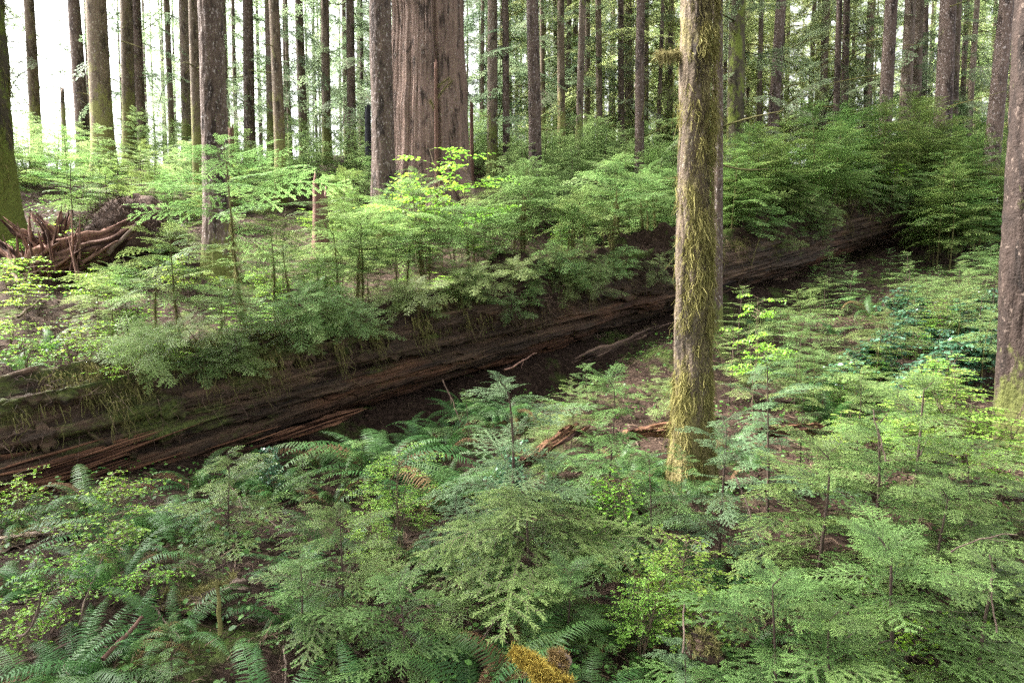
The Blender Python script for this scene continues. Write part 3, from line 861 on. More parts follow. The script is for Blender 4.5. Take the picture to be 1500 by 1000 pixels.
T_L, rL = near_tree(2, 12.0, 48, 52, 'massive dark trunk with green moss at the left edge', 'bark_green', 31, 0.03, -0.01, 'high1', 0.5, 0.8)
T_S, rS = near_tree(320, 12.0, 37, 37, 'purple brown trunk speckled with pale bark flakes, rising behind log saplings', 'bark_dark', 32, 0.018, 0.0, 'high0', 0.25, 0.5)
T_C1, rC1 = near_tree(563, 15.5, 33, 34, 'dark flecked trunk close against the left of the big cedar', 'bark_dark', 33, 0.02, 0.0, 'high1', 0.35, 0.6)
T_R, rR = near_tree(1497, 6.0, 52, 60, 'dark rough trunk cut off by the right edge', 'bark_brown', 34, 0.022, 0.004, 'high0', 0.15, 0.5)
T_M, rM = near_tree(1018, 5.7, 60, 47, 'moss draped trunk standing in the foreground in front of the fallen log', 'bark_main', 35, 0.018, -0.002, 'high1', 0.6, 0.38, 140, 0.02)

# moss on the foreground trunk
def moss_on(o, r0, n, z0, z1, seed, lmin, lmax, w, mat, clumps=0.5, lean=0.0, flr=0.45, fh=0.3, push=1.0):
    rng = np.random.default_rng(seed)
    th = rng.uniform(0, 2 * np.pi, n * 3); z = rng.uniform(z0, z1, n * 3)
    dens = fbm(np.cos(th) * 1.6, np.sin(th) * 1.6, z * 1.1, 3, seed) if clumps < 0.9 else 1.6 * fbm(np.cos(th) * 1.5, np.sin(th) * 1.5, z * 5.0, 2, seed)
    k = np.argsort(-(dens * clumps + rng.uniform(-0.5, 0.5, n * 3) * (1 - clumps)))[:n]
    th, z, dens = th[k], z[k], dens[k]
    rr = r0 * (1 - 0.65 * z / 25) * 1.0 + flr * r0 * np.exp(-z / fh) * (1 + 0.35 * np.cos(5 * th + 35) + 0.25 * np.cos(3 * th + 70))
    out = np.stack([np.cos(th), np.sin(th), np.zeros(n)], -1)
    P = out * (rr + 0.002 + (push - 1) * rng.uniform(0, 0.016, n))[:, None]; P[:, 2] = z; P[:, 0] += lean * z
    D = out * rng.uniform(0.02, 0.4, n)[:, None] + np.array([0, 0, -1.0]) + rng.normal(0, 0.30, (n, 3))
    L = rng.uniform(lmin, lmax, n) * (0.7 + 0.8 * np.clip(dens + 0.3, 0, 1)); long = rng.random(n) < 0.05; L[long] *= 2.5
    V, F, t = strands(P, D, L, np.full(n, w) * rng.uniform(0.6, 1.3, n), rng, 0.3)
    return mk('moss', [(V, F, t)], mat, o)
moss_on(T_M, rM, 20000, 0.0, 4.6, 1, 0.02, 0.055, 0.0024, M['moss'], 0.25, flr=0.6, fh=0.38)
moss_on(T_M, rM, 9000, 0.0, 4.6, 2, 0.03, 0.08, 0.0030, M['moss_bright'], 0.97, flr=0.6, fh=0.38, push=2.2)
moss_on(T_M, rM, 4000, 0.0, 1.0, 4, 0.03, 0.07, 0.0032, M['moss_bright'], 0.6, flr=0.6, fh=0.38, push=2.2)
# limb with moss reaching left
def limb(o, z, r, az, l, mat, tuft, seed, rise=0.0):
    rng = np.random.default_rng(seed)
    u = np.linspace(0, 1, 12)[:, None]
    d = np.array([math.cos(az), math.sin(az), 0])
    p = np.array([0, 0, z]) + d * (r * 0.7 + l * u) + np.array([0, 0, 1]) * (rise * u + 0.06 * np.sin(u * 4) * l)
    parts = fix([tube(p, np.linspace(0.02, 0.008, 12), 6, True, 0.3, seed)])
    b = mk('limb', parts, M['stem_moss'], o, True)
    if tuft:
        n = tuft
        k = rng.integers(2, 12, n)
        P = p[k] + rng.normal(0, 0.018, (n, 3))
        D = rng.normal(0, 0.6, (n, 3)) + np.array([0, 0, -0.7])
        V, F, t = strands(P, D, rng.uniform(0.02, 0.075, n), np.full(n, 0.002), rng, 0.3)
        mk('moss', [(V, F, t)], mat, b)
limb(T_M, zpix(84, 5.7) - T_M.location.z, rM, math.pi, 0.24, M['moss'], 900, 3, 0.03)
# fuzz on the left edge trunk
moss_on(T_L, rL, 5000, 0.0, 6.5, 5, 0.05, 0.16, 0.005, M['moss_dull'], 0.7)

# mossy bare limbs of the clean grey trunk and the dark pair
for o in [q for q in COL.objects if q.get('label') in ('clean grey trunk with mossy bare limbs reaching right', 'black slim trunk, right one of a branching dark pair', 'black slim trunk, left one of a branching dark pair')]:
    y = o.location.y
    for k, (zz, l, az, rs) in enumerate([(3.4, 0.9, 0.2, 0.4), (4.3, 1.1, -0.2, 0.6), (5.0, 0.8, 0.1, 0.3), (2.6, 0.7, 0.3, 0.25), (4.6, 0.8, 2.9, 0.2)]):
        limb(o, zz, 0.12, az, l, M['moss_dull'], 160, k + int(y), rs)

# ------------------------------------------------------------------ the big cedar
def cedar():
    px, d = 632, 18.0
    x, y = at(px, d); z = g1(x, y)
    o = empty('cedar_tree', (x, y, z), 0, 'huge old cedar trunk with stringy reddish grey bark and flared base', 'tree')
    V, F = trunk(30, 0.94, 0.5, 0.22, 41, 300, 0.08, 0.06, 16, 0.16, (0, 0), 2.4, 0.09, 1.0)
    T = np.arctan2(V[:, 1], V[:, 0]) % (2 * np.pi)
    sp_a = 5.02 + 0.05 * np.sin(V[:, 2] * 0.9)
    kf = 1 - 0.16 * np.exp(-((T - sp_a) / 0.06) ** 2) - 0.13 * np.exp(-((T - sp_a - 0.40) / 0.3) ** 2)
    V[:, 0] *= kf; V[:, 1] *= kf
    mk('trunk', [(V, F)], M['bark_cedar'], o, True)
    # buttress root running right
    for (az, l, h, r) in [(-0.5, 1.2, 1.2, 0.38), (-1.4, 0.9, 0.8, 0.3), (3.5, 1.0, 0.8, 0.3)]:
        u = np.linspace(0, 1, 14)[:, None]
        dd = np.array([math.cos(az), math.sin(az), 0])
        p = dd * (0.6 + l * u) + np.array([0, 0, 1]) * (h * (1 - u) ** 1.6 - 0.25)
        mk('root_buttress', fix([tube(p, np.linspace(r, r * 0.45, 14), 20, True, 0.25, 4)]), M['bark_cedar'], o, True)
    cm, bm = CROWN['high0']
    for nm_, q in (('crown', cm), ('boughs', bm)):
        c = link(nm_, q, o); c.location = (0, 0, 5); c.scale = (1.5, 1.5, 1.2)
    return o
cedar()

# unseen conifers added beside and behind the camera to shade the foreground
for k, (tx, ty, w) in enumerate([(-7.5, 2.5, 0.5), (-5.0, -3.5, 0.6), (-0.5, -5.0, 0.5), (4.5, -3.0, 0.6), (8.0, 0.5, 0.5), (-9.5, -2.0, 0.5), (2.5, -8.5, 0.6), (10.5, 5.5, 0.5), (-11, 6.5, 0.5), (-4, -9, 0.5)]):
    o = empty('conifer_tree', (tx, ty, g1(tx, ty)), 0, 'unseen tall conifer with a high canopy, added to shade the foreground', 'tree', 'unseen shade trees around the camera')
    V, F = trunk(26, w / 2, w / 6, 0.3, 900 + k, 24, 0.4, 0)
    mk('trunk', [(V, F)], M['bark_dark'], o, True)
    for nm_, q in zip(('crown', 'boughs'), CROWN['canopy']):
        c = link(nm_, q, o); c.rotation_euler = (0, 0, k * 1.3)

# snags and stumps -------------------------------------------------
def snag(px, d, wpx, pytop, label, mat, seed, name='broken_snag', cat='snag', taper=0.6, jag=0.12, flare=0.3, lean=(0, 0), moss=0):
    x, y = at(px, d); z = g1(x, y)
    H = zpix(pytop, d) - z
    r0 = wpx / 1000 * d / 2
    o = empty(name, (x, y, z), 0, label, cat)
    ns = 20
    zz = np.linspace(-0.3, H, 26); th = np.linspace(0, 2 * np.pi, ns, endpoint=False)
    Z, T = np.meshgrid(zz, th, indexing='ij')
    top = H + jag * H * vnoise(np.cos(T) * 2.2, np.sin(T) * 2.2, seed, seed) + 0.5 * jag * H * vnoise(T * 3, 0, seed, seed + 1)
    Z2 = np.where(Z > 0, Z * top / H, Z)
    r = r0 * (1 - (1 - taper) * np.clip(Z / H, 0, 1)) + flare * r0 * np.exp(-np.maximum(Z, 0) / 0.2)
    r = r * (1 + 0.18 * fbm(np.cos(T) * 3, np.sin(T) * 3, Z * 0.8, 3, seed))
    V = np.stack([r * np.cos(T) + lean[0] * Z2, r * np.sin(T) + lean[1] * Z2, Z2], -1)
    inner = V[-1].copy(); inner[:, :2] = inner[:, :2] * 0.55 + 0.45 * inner[:, :2].mean(0); inner[:, 2] -= jag * H * 0.9
    cen = inner.mean(0, keepdims=True)
    V = np.vstack([V.reshape(-1, 3), inner, cen])
    n = len(zz) + 1
    i = np.arange(n - 1)[:, None] * ns; j = np.arange(ns)[None]; k = (j + 1) % ns
    F = np.stack([i + j, i + k, i + ns + k, i + ns + j], -1).reshape(-1, 4)
    c = n * ns; jj = np.arange(ns); e = (n - 1) * ns
    F3 = np.stack([e + jj, e + (jj + 1) % ns, np.full(ns, c)], -1)
    me = mk('trunk', [(V, F), (V, F3)], M[mat], o, True)
    if moss:
        moss_on(o, r0, moss, 0.0, H, seed, 0.03, 0.09, 0.004, M['moss_dull'], 0.5)
    return o
snag(106, 21, 8, 130, 'short tapering grey snag broken off against the white sky', 'bark_grey', 4, taper=0.6, jag=0.03)
snag(346, 17, 9, 190, 'short pale snag with a broken top right of the speckled trunk', 'redstump', 5, taper=0.8, jag=0.08, moss=200)
snag(472, 13.4, 24, 274, 'small reddish stump with a jagged top left of the big cedar', 'redstump', 6, 'broken_stump', 'stump', 0.9, 0.25)
snag(543, 20, 10, 158, 'charred black stub left of the trunk beside the cedar', 'burnt', 7, 'burnt_stub', 'snag', 0.8, 0.06)
sp_ = snag(641, 16.2, 6, 90, 'slender reddish pole snag with mossy forks in front of the cedar', 'redstump', 8, 'pole_snag', 'snag', 0.8, 0.02)
for (z_, az, l, rs) in ((3.0, 0.1, 0.35, 0.45), (3.25, 0.0, 0.3, 0.25), (2.75, 3.0, 0.12, 0.25)):
    limb(sp_, z_, 0.03, az, l, M['moss'], 320, int(z_ * 10), rs)
snag(692, 21, 6, 152, 'thin orange brown snag right of the cedar', 'redstump', 9, 'broken_snag', 'snag', 0.8, 0.05)

# distant trees ----------------------------------------------------
rd = random.Random(12)
G_FAR = 'distant conifers behind the trunks'
cnt = 0
for k in range(700):
    px = rd.uniform(-150, 1650)
    if k > 330 and px < 480: continue
    dens = 0.3 if px < 180 else 0.6 if px < 520 else 0.8 if px < 760 else 1.0
    if rd.random() > dens or (60 < px < 190): continue
    d = rd.uniform(27, 62)
    x, y = at(px, d)
    lab = 'distant conifer with boughs coloured sunlit pale yellow green behind the right hand trunks' if px > 760 else 'distant dark conifer against the white sky behind the left hand trunks'
    cr = rd.choice(['low0', 'low1', 'low0']) if px > 760 else rd.choice(['low2', 'mid0', 'mid1'])
    tree(px, d, rd.uniform(5, 9) * 30 / d, lab, 'bark_grey', cr, G_FAR + (' on the right' if px > 760 else ' on the left'), seed=600 + k, stubs=0, ns=10, dz=1.0, H=22)
    cnt += 1
    if cnt >= 235: break

# ------------------------------------------------------------------ the fallen log
def fallen_log():
    s0, s1 = -3.6, 19.0
    ax_dir = norm(np.array([UX, UY, 0.181]))
    c0 = np.array([*log_xy(0), log_bottom(0) + log_r(0)])
    o = empty('fallen_log', tuple(c0), 0, 'long rotting fallen log with saplings on top, slanting up to the right', 'log')
    X = Vector(ax_dir); Yv = Vector((-UY, UX, 0)); Zv = X.cross(Yv)
    o.rotation_euler = Matrix((X, Yv, Zv)).transposed().to_euler()
    ns, nl = 240, 1100
    s = np.linspace(s0, s1, nl); th = np.linspace(0, 2 * np.pi, ns, endpoint=False)
    Sg, T = np.meshgrid(s, th, indexing='ij')
    r = log_r(Sg)
    cy, cz = np.cos(T), np.sin(T)           # y away from camera, z up
    rid = fbm(cy * 4.2, cz * 4.2, Sg * 0.22, 5, 3)
    rid2 = 1 - np.abs(fbm(cy * 9 + 4, cz * 9, Sg * 0.35, 4, 8)) * 2.2
    crk = 1 - np.abs(fbm(cy * 7 + 1, cz * 7, Sg * 0.5 + 0.3 * fbm(cy * 3, cz * 3, Sg * 2, 2, 51), 4, 18)) * 4
    blk = vnoise(np.floor(cy * 8 + 2 * vnoise(Sg * 0.8, cz * 2, 0, 77)), np.floor(cz * 8), np.floor(Sg * 2.2 + 1.2 * vnoise(cy * 4, cz * 4, Sg, 78)), 79)
    r = r * (1 + 0.16 * fbm(cy * 1.1, cz * 1.1, Sg * 0.45, 3, 12)) + 0.12 * rid + 0.05 * rid2 - 0.085 * np.clip(crk - 0.45, 0, 1) + 0.022 * blk + 0.03 * fbm(cy * 20, cz * 20, Sg * 3.5, 3, 90)
    # long splits and shelves on the side facing the camera
    front = np.exp(-((T - np.pi) / 0.9) ** 2)
    for (ss, tt, ln, dp, wd) in [(1.4, 3.55, 1.6, 0.14, 0.10), (3.6, 3.2, 2.0, 0.12, 0.08), (6.0, 3.5, 1.6, 0.13, 0.09), (0.2, 3.0, 1.2, 0.09, 0.07), (2.4, 2.7, 1.6, 0.08, 0.06), (5.0, 2.9, 1.2, 0.08, 0.06), (8.5, 3.3, 1.5, 0.10, 0.08)]:
        r = r - 1.5 * dp * np.exp(-(((Sg - ss) / ln) ** 2 + ((T - tt - 0.08 * (Sg - ss)) / wd) ** 2))
    # undercut on the camera side
    r = r - 0.16 * np.exp(-((T - 4.15) / 0.45) ** 2) * smooth(1.0, 2.5, Sg)
    endf = smooth(s0, s0 + 0.1, Sg) * smooth(s1, s1 - 0.1, Sg)
    r = r * (0.02 + 0.98 * endf)
    V = np.stack([Sg, r * cy, r * cz], -1).reshape(-1, 3)
    i = np.arange(nl - 1)[:, None] * ns; j = np.arange(ns)[None]; k = (j + 1) % ns
    F = np.stack([i + j, i + k, i + ns + k, i + ns + j], -1).reshape(-1, 4)
    mk('trunk', [(V, F)], M['log'], o, True)
    # loose plates of bark and rotten wood on the face
    r3 = np.random.default_rng(17)
    for kq in range(60):
        sc0 = r3.uniform(-2.4, 10); tc0 = r3.uniform(2.35, 3.95); ls = r3.uniform(0.25, 0.9); lt = r3.uniform(0.07, 0.22)
        uu, vv = np.meshgrid(np.linspace(-1, 1, 34), np.linspace(-1, 1, 14), indexing='ij')
        es = 1 + 0.35 * vnoise(vv * 3, kq, 0, kq); et = 1 + 0.5 * vnoise(uu * 4, kq, 1, kq + 1)
        ps = sc0 + ls / 2 * uu * es; pt = tc0 + lt * vv * et + 0.06 * uu
        ii = np.clip(((ps - s0) / (s1 - s0) * (nl - 1)).astype(int), 0, nl - 1); jj3 = (pt / (2 * np.pi) * ns).astype(int) % ns
        rb = float(np.median(r[ii, jj3]))
        hh = r3.uniform(0.02, 0.05) * np.minimum(1, np.minimum(1 - np.abs(uu), 1 - np.abs(vv)) * 5 + 0.0) ** 0.5
        rq = np.maximum(rb, 0.7 * r[ii, jj3] + 0.3 * rb) - 0.03 + hh * 1.6 + 0.02 * fbm(ps * 2, np.cos(pt) * 14, np.sin(pt) * 14, 3, kq)
        V = np.stack([ps, rq * np.cos(pt), rq * np.sin(pt)], -1).reshape(-1, 3)
        i = np.arange(33)[:, None] * 14; j = np.arange(13)[None]
        mk('bark_plate', [(V, np.stack([i + j, i + j + 1, i + 14 + j + 1, i + 14 + j], -1).reshape(-1, 4))], M['log'], o, False)
    # root mat on top
    a = np.linspace(R(8), R(178), 60)
    Sg, T = np.meshgrid(np.linspace(-3.2, 18.5, 900), a, indexing='ij')
    cy, cz = np.cos(T), np.sin(T)
    clump = np.exp(-((Sg - s_of_px(950)) / 0.9) ** 2) * 0.42 + np.exp(-((Sg - s_of_px(760)) / 0.5) ** 2) * 0.20 + np.exp(-((Sg - s_of_px(1150)) / 1.8) ** 2) * 0.25
    lump = 0.5 + fbm(Sg * 1.3, cy * 2, cz * 2, 4, 21) * 1.5
    edge = np.sin(np.clip((T - a[0]) / (a[-1] - a[0]), 0, 1) * np.pi) ** 0.6
    th_ = (0.03 + 0.13 * smooth(1.5, 4.0, Sg) + clump) * np.clip(lump, 0.0, 1.5) * edge + 0.09 * fbm(Sg * 7, cy * 7, cz * 7, 4, 4) * edge
    rr = log_r(Sg) * 0.97 + th_ - 0.10 * (1 - edge)
    V = np.stack([Sg, rr * cy, rr * cz], -1).reshape(-1, 3)
    n2 = len(a)
    i = np.arange(899)[:, None] * n2; j = np.arange(n2 - 1)[None]
    F = np.stack([i + j, i + j + 1, i + n2 + j + 1, i + n2 + j], -1).reshape(-1, 4)
    mk('root_mat', [(V, F)], M['ground'], o, True)
    # fibres hanging over the camera side
    rng = np.random.default_rng(3)
    n = 3600
    sc = np.concatenate([rng.uniform(-2, 17, n // 2), rng.normal(s_of_px(760), 0.45, n // 4), rng.normal(s_of_px(945), 0.55, n - n // 2 - n // 4)])
    t = rng.uniform(R(100), R(172), n)
    base = log_r(sc) + 0.10
    P = np.stack([sc, base * np.cos(t), base * np.sin(t)], -1)
    D = np.stack([rng.normal(0, 0.7, n), -rng.uniform(0.2, 1.0, n), rng.uniform(-0.6, 0.5, n)], -1)
    V, F, tt = strands(P, D, rng.uniform(0.12, 0.45, n), np.full(n, 0.0024), rng, 0.55, 5)
    q = mk('root_fibres', [(V, F, tt)], M['root'], o); q['kind'] = 'stuff'
    n = 16000
    sc = rng.uniform(-3, 18, n); t = rng.uniform(R(20), R(160), n)
    ii = np.clip(((sc + 3.2) / 21.7 * 899).astype(int), 0, 899); jj2 = np.clip(((t - a[0]) / (a[-1] - a[0]) * 59).astype(int), 0, 59)
    rb_ = rr[ii, jj2] + 0.006
    P = np.stack([sc, rb_ * np.cos(t), rb_ * np.sin(t)], -1)
    az_ = rng.uniform(0, 6.28, n)
    D = np.stack([np.cos(az_), -np.sin(t) * np.sin(az_), np.cos(t) * np.sin(az_) + rng.normal(0.1, 0.3, n)], -1)
    V, F, tt = strands(P, D, rng.uniform(0.03, 0.14, n), rng.uniform(0.002, 0.004, n), rng, 0.2, 2)
    q = mk('needle_litter', [(V, F, tt)], M['litter'], o); q['kind'] = 'stuff'
    # hanging moss
    n = 6500
    cs = np.concatenate([rng.uniform(-2.0, 16, 140), rng.uniform(0.5, 7.5, 100)])
    ci = rng.integers(0, 240, n)
    sc = cs[ci] + rng.normal(0, 0.05, n)
    t = rng.uniform(R(100), R(150), 240)[ci] + rng.normal(0, 0.08, n)
    base = log_r(sc) + 0.09
    P = np.stack([sc, base * np.cos(t), base * np.sin(t)], -1)
    D = np.stack([rng.normal(0, 0.12, n), -rng.uniform(0.0, 0.35, n), -np.ones(n)], -1)
    V, F, tt = strands(P, D, rng.uniform(0.08, 0.34, n), np.full(n, 0.0042), rng, 0.3, 4)
    q = mk('hanging_moss', [(V, F, tt)], M['moss_dull'], o); q['kind'] = 'stuff'
    # torn red splinters at the lower left
    for (sx, zz, yy, l, w, sd_) in [(-0.7, -0.20, -0.55, 2.6, 0.17, 3), (-0.9, -0.02, -0.56, 1.9, 0.11, 4), (0.1, -0.12, -0.60, 1.5, 0.12, 5), (2.6, -0.47, -0.52, 0.9, 0.07, 6)]:
        u = np.linspace(0, 1, 50)
        p = np.stack([sx + l * (u - 0.5), np.full(50, yy), zz + 0.03 * l * (u - 0.5)], -1)
        mk('torn_slab', ridged(p, w * np.minimum(1, np.minimum(u, 1 - u) / 0.2 + 0.25) ** 0.6, sd_, 90, 0.8, 2.2, 0.6, 0.16, 0.16), M['redwood'], o, False)
    rng2 = np.random.default_rng(8)
    for k in range(66):
        if k < 60: sx = rng2.uniform(-1.9, 0.9); zz = rng2.uniform(-0.34, 0.06); yy = -0.70 + 0.25 * zz ** 2 + rng2.uniform(-0.06, 0.06); l = rng2.uniform(0.5, 1.6)
        else: sx = rng2.uniform(1.6, 3.4); zz = rng2.uniform(-0.56, -0.36); yy = rng2.uniform(-0.62, -0.50); l = rng2.uniform(0.3, 0.8)
        nn = 16
        u = np.linspace(0, 1, nn)
        w = rng2.uniform(0.012, 0.038) * np.minimum(1, np.minimum(u / 0.25, (1 - u) / rng2.uniform(0.15, 0.6))) ** 0.7 + 0.003
        rot = rng2.normal(0.02, 0.05)
        p = np.stack([sx + l * (u - 0.5), yy - 0.05 * u * rng2.uniform(-1, 1) + 0.004 * np.sin(u * 5 + k), zz + l * rot * (u - .4) + 0.003 * np.sin(4 * u + k)], -1)
        mk('splinter', ridged(p, w, k, 14, 0.35, 1.5, 0.45), M['redwood'], o, False)
    return o
LOG = fallen_log()

# ------------------------------------------------------------------ saplings on the log
def moss_mesh(H, P, n, seed, zlo=0.0, zhi=0.6):
    rng = np.random.default_rng(seed)
    f = rng.uniform(zlo, zhi, n); zz = np.linspace(0, 1, len(P))
    C = np.stack([np.interp(f, zz, P[:, q]) for q in range(3)], -1)
    th = rng.uniform(0, 6.28, n)
    out = np.stack([np.cos(th), np.sin(th), np.zeros(n)], -1)
    V, F, t = strands(C + out * 0.010, out * 0.35 + np.array([0, 0, -1.0]), rng.uniform(0.03, 0.14, n), np.full(n, 0.003), rng, 0.2)
    return mesh('hanging_moss', [(V, F, t)], M['moss_dull'])
LOGMOSS = {i: moss_mesh(1.6, VAR[('log', i)][3], 260, 50 + i) for i in range(6)}

LS = [  # px of stem, row of the tip, offset across the log (m), description
 (232, 360, 0.1, 'small hemlock sapling at the left end of the log saplings'),
 (266, 330, 0.0, 'hemlock sapling with mossy forked stem, second from the left on the log'),
 (300, 425, -0.3, 'low hemlock sapling bending over the log face below the speckled trunk'),
 (331, 405, 0.2, 'hemlock sapling on the log directly in front of the speckled trunk'),
 (364, 195, 0.1, 'tallest thin hemlock sapling on the log just right of the speckled trunk'),
 (402, 300, 0.0, 'hemlock sapling on the log below the leaning brown trunk'),
 (430, 345, -0.1, 'hemlock sapling with bare mossy lower stem right of the tallest log sapling'),
 (462, 420, -0.4, 'drooping hemlock sapling hanging over the front of the log with pale sprays'),
 (505, 290, 0.1, 'left stem of a close row of thin saplings on the log below the cedar'),
 (523, 320, 0.0, 'second stem of the close row of thin saplings below the cedar'),
 (541, 300, 0.2, 'third stem of the close row of thin saplings below the cedar'),
 (577, 345, -0.1, 'short sapling right of the close row on the log'),
 (603, 310, 0.1, 'hemlock sapling on the log directly below the left side of the cedar'),
 (628, 330, 0.0, 'hemlock sapling on the log directly below the middle of the cedar'),
 (662, 395, -0.4, 'bushy sapling leaning out over the log face below the cedar'),
 (700, 300, 0.2, 'hemlock sapling on the log below the right side of the cedar'),
 (741, 310, 0.0, 'thick stemmed sapling on the log above the tangle of hanging roots'),
 (772, 390, -0.4, 'low spreading sapling over the tangle of hanging roots'),
 (812, 395, -0.35, 'sapling sending flat bright sprays forward over the log face'),
 (838, 330, 0.3, 'sapling on the log below the close pair of slim trunks'),
 (868, 270, 0.2, 'upright sapling left of the dark root clump on the log'),
 (893, 235, 0.0, 'tall upright sapling on the dark root clump, leftmost of its row'),
 (918, 225, 0.2, 'tall upright sapling on the dark root clump, middle of its row'),
 (941, 245, 0.0, 'tall upright sapling on the dark root clump, rightmost of its row'),
 (965, 235, 0.1, 'sapling on the log touching the left edge of the mossy foreground trunk'),
]
def on_log(px, off):
    s = s_of_px(px)
    x, y = log_xy(s, off)
    rr = log_r(s)
    z = log_bottom(s) + rr + math.sqrt(max(rr * rr - off * off, 0.02)) + 0.02
    return x, y, z
G_LOGS = 'hemlock saplings growing on the fallen log'
for k, (px, py, off, lab) in enumerate(LS):
    x, y, z = on_log(px, off)
    H = max(0.55, zpix(py, y) - z)
    v = k % 6
    o = sapling(('log', v), x, y, H, lab, G_LOGS, z=z, moss=LOGMOSS[v], widen=1.15 if H < 1.3 else 1.0)
    o.rotation_euler = (R(RNG.uniform(-4, 9)), R(RNG.uniform(-8, 8)), o.rotation_euler[2])
    if off < -0.25:
        o.rotation_euler = (R(22), R(6), 0.4 * k)
        o.scale = tuple(q * 1.2 for q in o.scale)

for k in range(22):
    px = 470 + (985 - 470) * (k // 3 * 3 + RNG.random() * 2.0) / 22
    off = RNG.uniform(0.0, 0.45)
    x, y, z = on_log(px, off)
    v = (k * 5 + 1) % 6
    sapling(('log', v), x, y, RNG.uniform(0.55, 1.75), 'thin stemmed hemlock sapling in the crowded row on the fallen log below the cedar', 'thin saplings filling the row on the log', z=z, moss=LOGMOSS[v])
rs = random.Random(31)
# right thicket on and behind the log
G_TH = 'dense tall hemlock saplings in the right thicket'
for k in range(50):
    px = 1048 + (1470 - 1048) * (k + rs.random()) / 50
    s = s_of_px(px)
    off = rs.uniform(-0.25, 3.2) if k % 2 else rs.uniform(-0.4, 0.5)
    x, y = log_xy(s, off)
    pxx = 750 + 1000 * x / y
    z = on_log(px, off)[2] if abs(off) < 0.5 else g1(x, y)
    top = 195 - 72 * math.sin((np.clip(pxx, 1050, 1470) - 1050) / 420 * math.pi * 0.85) + rs.uniform(0, 75)
    H = min(3.6, max(1.2, zpix(top, y) - z))
    sapling(('tall', k % 5), x, y, H, 'tall hemlock sapling packed in the green thicket right of the mossy trunk', G_TH, z=z)
# low drooping ones on the front of the log at right
for k in range(40):
    px = rs.uniform(1055, 1460) if k < 20 else rs.uniform(1060, 1290)
    x, y, z = on_log(px, rs.uniform(-0.58, -0.2))
    sapling(('log', k % 6) if k < 20 else ('mid', k % 3), x, y, rs.uniform(0.9, 1.6) if k < 20 else rs.uniform(0.7, 1.1), 'low hemlock sapling drooping over the log face under the right thicket', 'low saplings under the right thicket', z=z - 0.1).rotation_euler = (R(20), 0, k)

# slope behind the log
G_SL = 'hemlock saplings scattered on the slope behind the log'
for k in range(44):
    px = rs.uniform(330, 985)
    d = rs.uniform(10.5, 18.5)
    x, y = at(px, d)
    s, n = sn(x, y)
    if n < 0.9 or clear(px, d): continue
    if abs(px - 632) < 70 and d > 16.5: continue
    sapling(('log', k % 6) if k % 2 else ('mid', k % 3), x, y, rs.uniform(0.7, 1.7), 'hemlock sapling on the brown slope between the log and the trunks', G_SL)
for k in range(26):
    px = rs.uniform(-30, 540)
    d = rs.uniform(13.5, 17)
    x, y = at(px, d)
    sapling(('far', k % 4), x, y, rs.uniform(0.9, 1.6), 'bright green hemlock sapling in the near row of the far left thicket', 'near row of the far left thicket', widen=1.25)
def thicket():
    """the far mass of saplings under the trunks, nobody could count it"""
    vs = [conifer(1.5, 0.1, 0.85, 34, SP4, 170 + i, 0.8, 'cone', wr=0.012) for i in range(3)]
    cp, wp = [], []
    r = random.Random(44)
    for k in range(210):
        if k < 75: px, d, H = r.uniform(-40, 560), r.uniform(16.5, 23), r.uniform(0.9, 1.8)
        elif k < 130: px, d, H = r.uniform(740, 1090), r.uniform(15.5, 23), r.uniform(1.2, 2.3)
        else: px, d, H = r.uniform(540, 1120), r.uniform(21, 29), r.uniform(1.0, 2.0)
        if abs(px - 632) < 62 and d < 20: continue
        x, y = at(px, d)
        c, w, P = vs[k % 3]
        a = r.uniform(0, 6.28); kk = H / 1.5
        Rm = rotm(a, 0) * kk
        T = np.array([x, y, g1(x, y)])
        hue = r.uniform(-0.15, 0.2)
        cp.append((c[0] @ Rm.T * np.array([1.2, 1.2, 1]) * 1.0 + T, c[1], np.clip(c[2] + hue, 0, 1)))
        for q in w[:2]: wp.append((q[0] @ Rm.T + T, q[1], None))
    o = mk('sapling_thicket', cp, leaf_mat('thicket_needles', (0.085, 0.145, 0.055), (0.23, 0.33, 0.12), 0.42, 0.55, 0.15, 0.0, 0.0))
    tag(o, 'bright green mass of hemlock saplings along the crest under the far trunks', 'thicket', kind='stuff')
    mk('stem', wp, M['stem'], o)['kind'] = 'stuff'
thicket()
# left mid slope behind the log: lower
for k in range(20):
    px = rs.uniform(90, 420)
    d = rs.uniform(8.6, 12)
    x, y = at(px, d)
    if sn(x, y)[1] < 0.9 or (px < 230 and d > 9.6) or 284 < px < 352: continue
    sapling(('log', k % 6) if k % 2 else ('mid', k % 3), x, y, rs.uniform(0.6, 1.3), 'light hemlock sapling on the slope behind the left end of the log', 'saplings behind the left end of the log')
# right slope between log and right edge trunk
for k in range(64):
    px = rs.uniform(1060, 1480)
    d = rs.uniform(6.2, 13.5)
    x, y = at(px, d)
    s, n = sn(x, y)
    if n > -0.9: continue
    sapling(('mid', k % 3) if k % 3 else ('log', k % 6), x, y, rs.uniform(0.45, 1.05), 'small hemlock sapling on the shady slope in front of the right thicket', 'small saplings on the shady right slope', name='small_hemlock_sapling', widen=1.2)  # small hemlock saplings, same kind as the larger ones

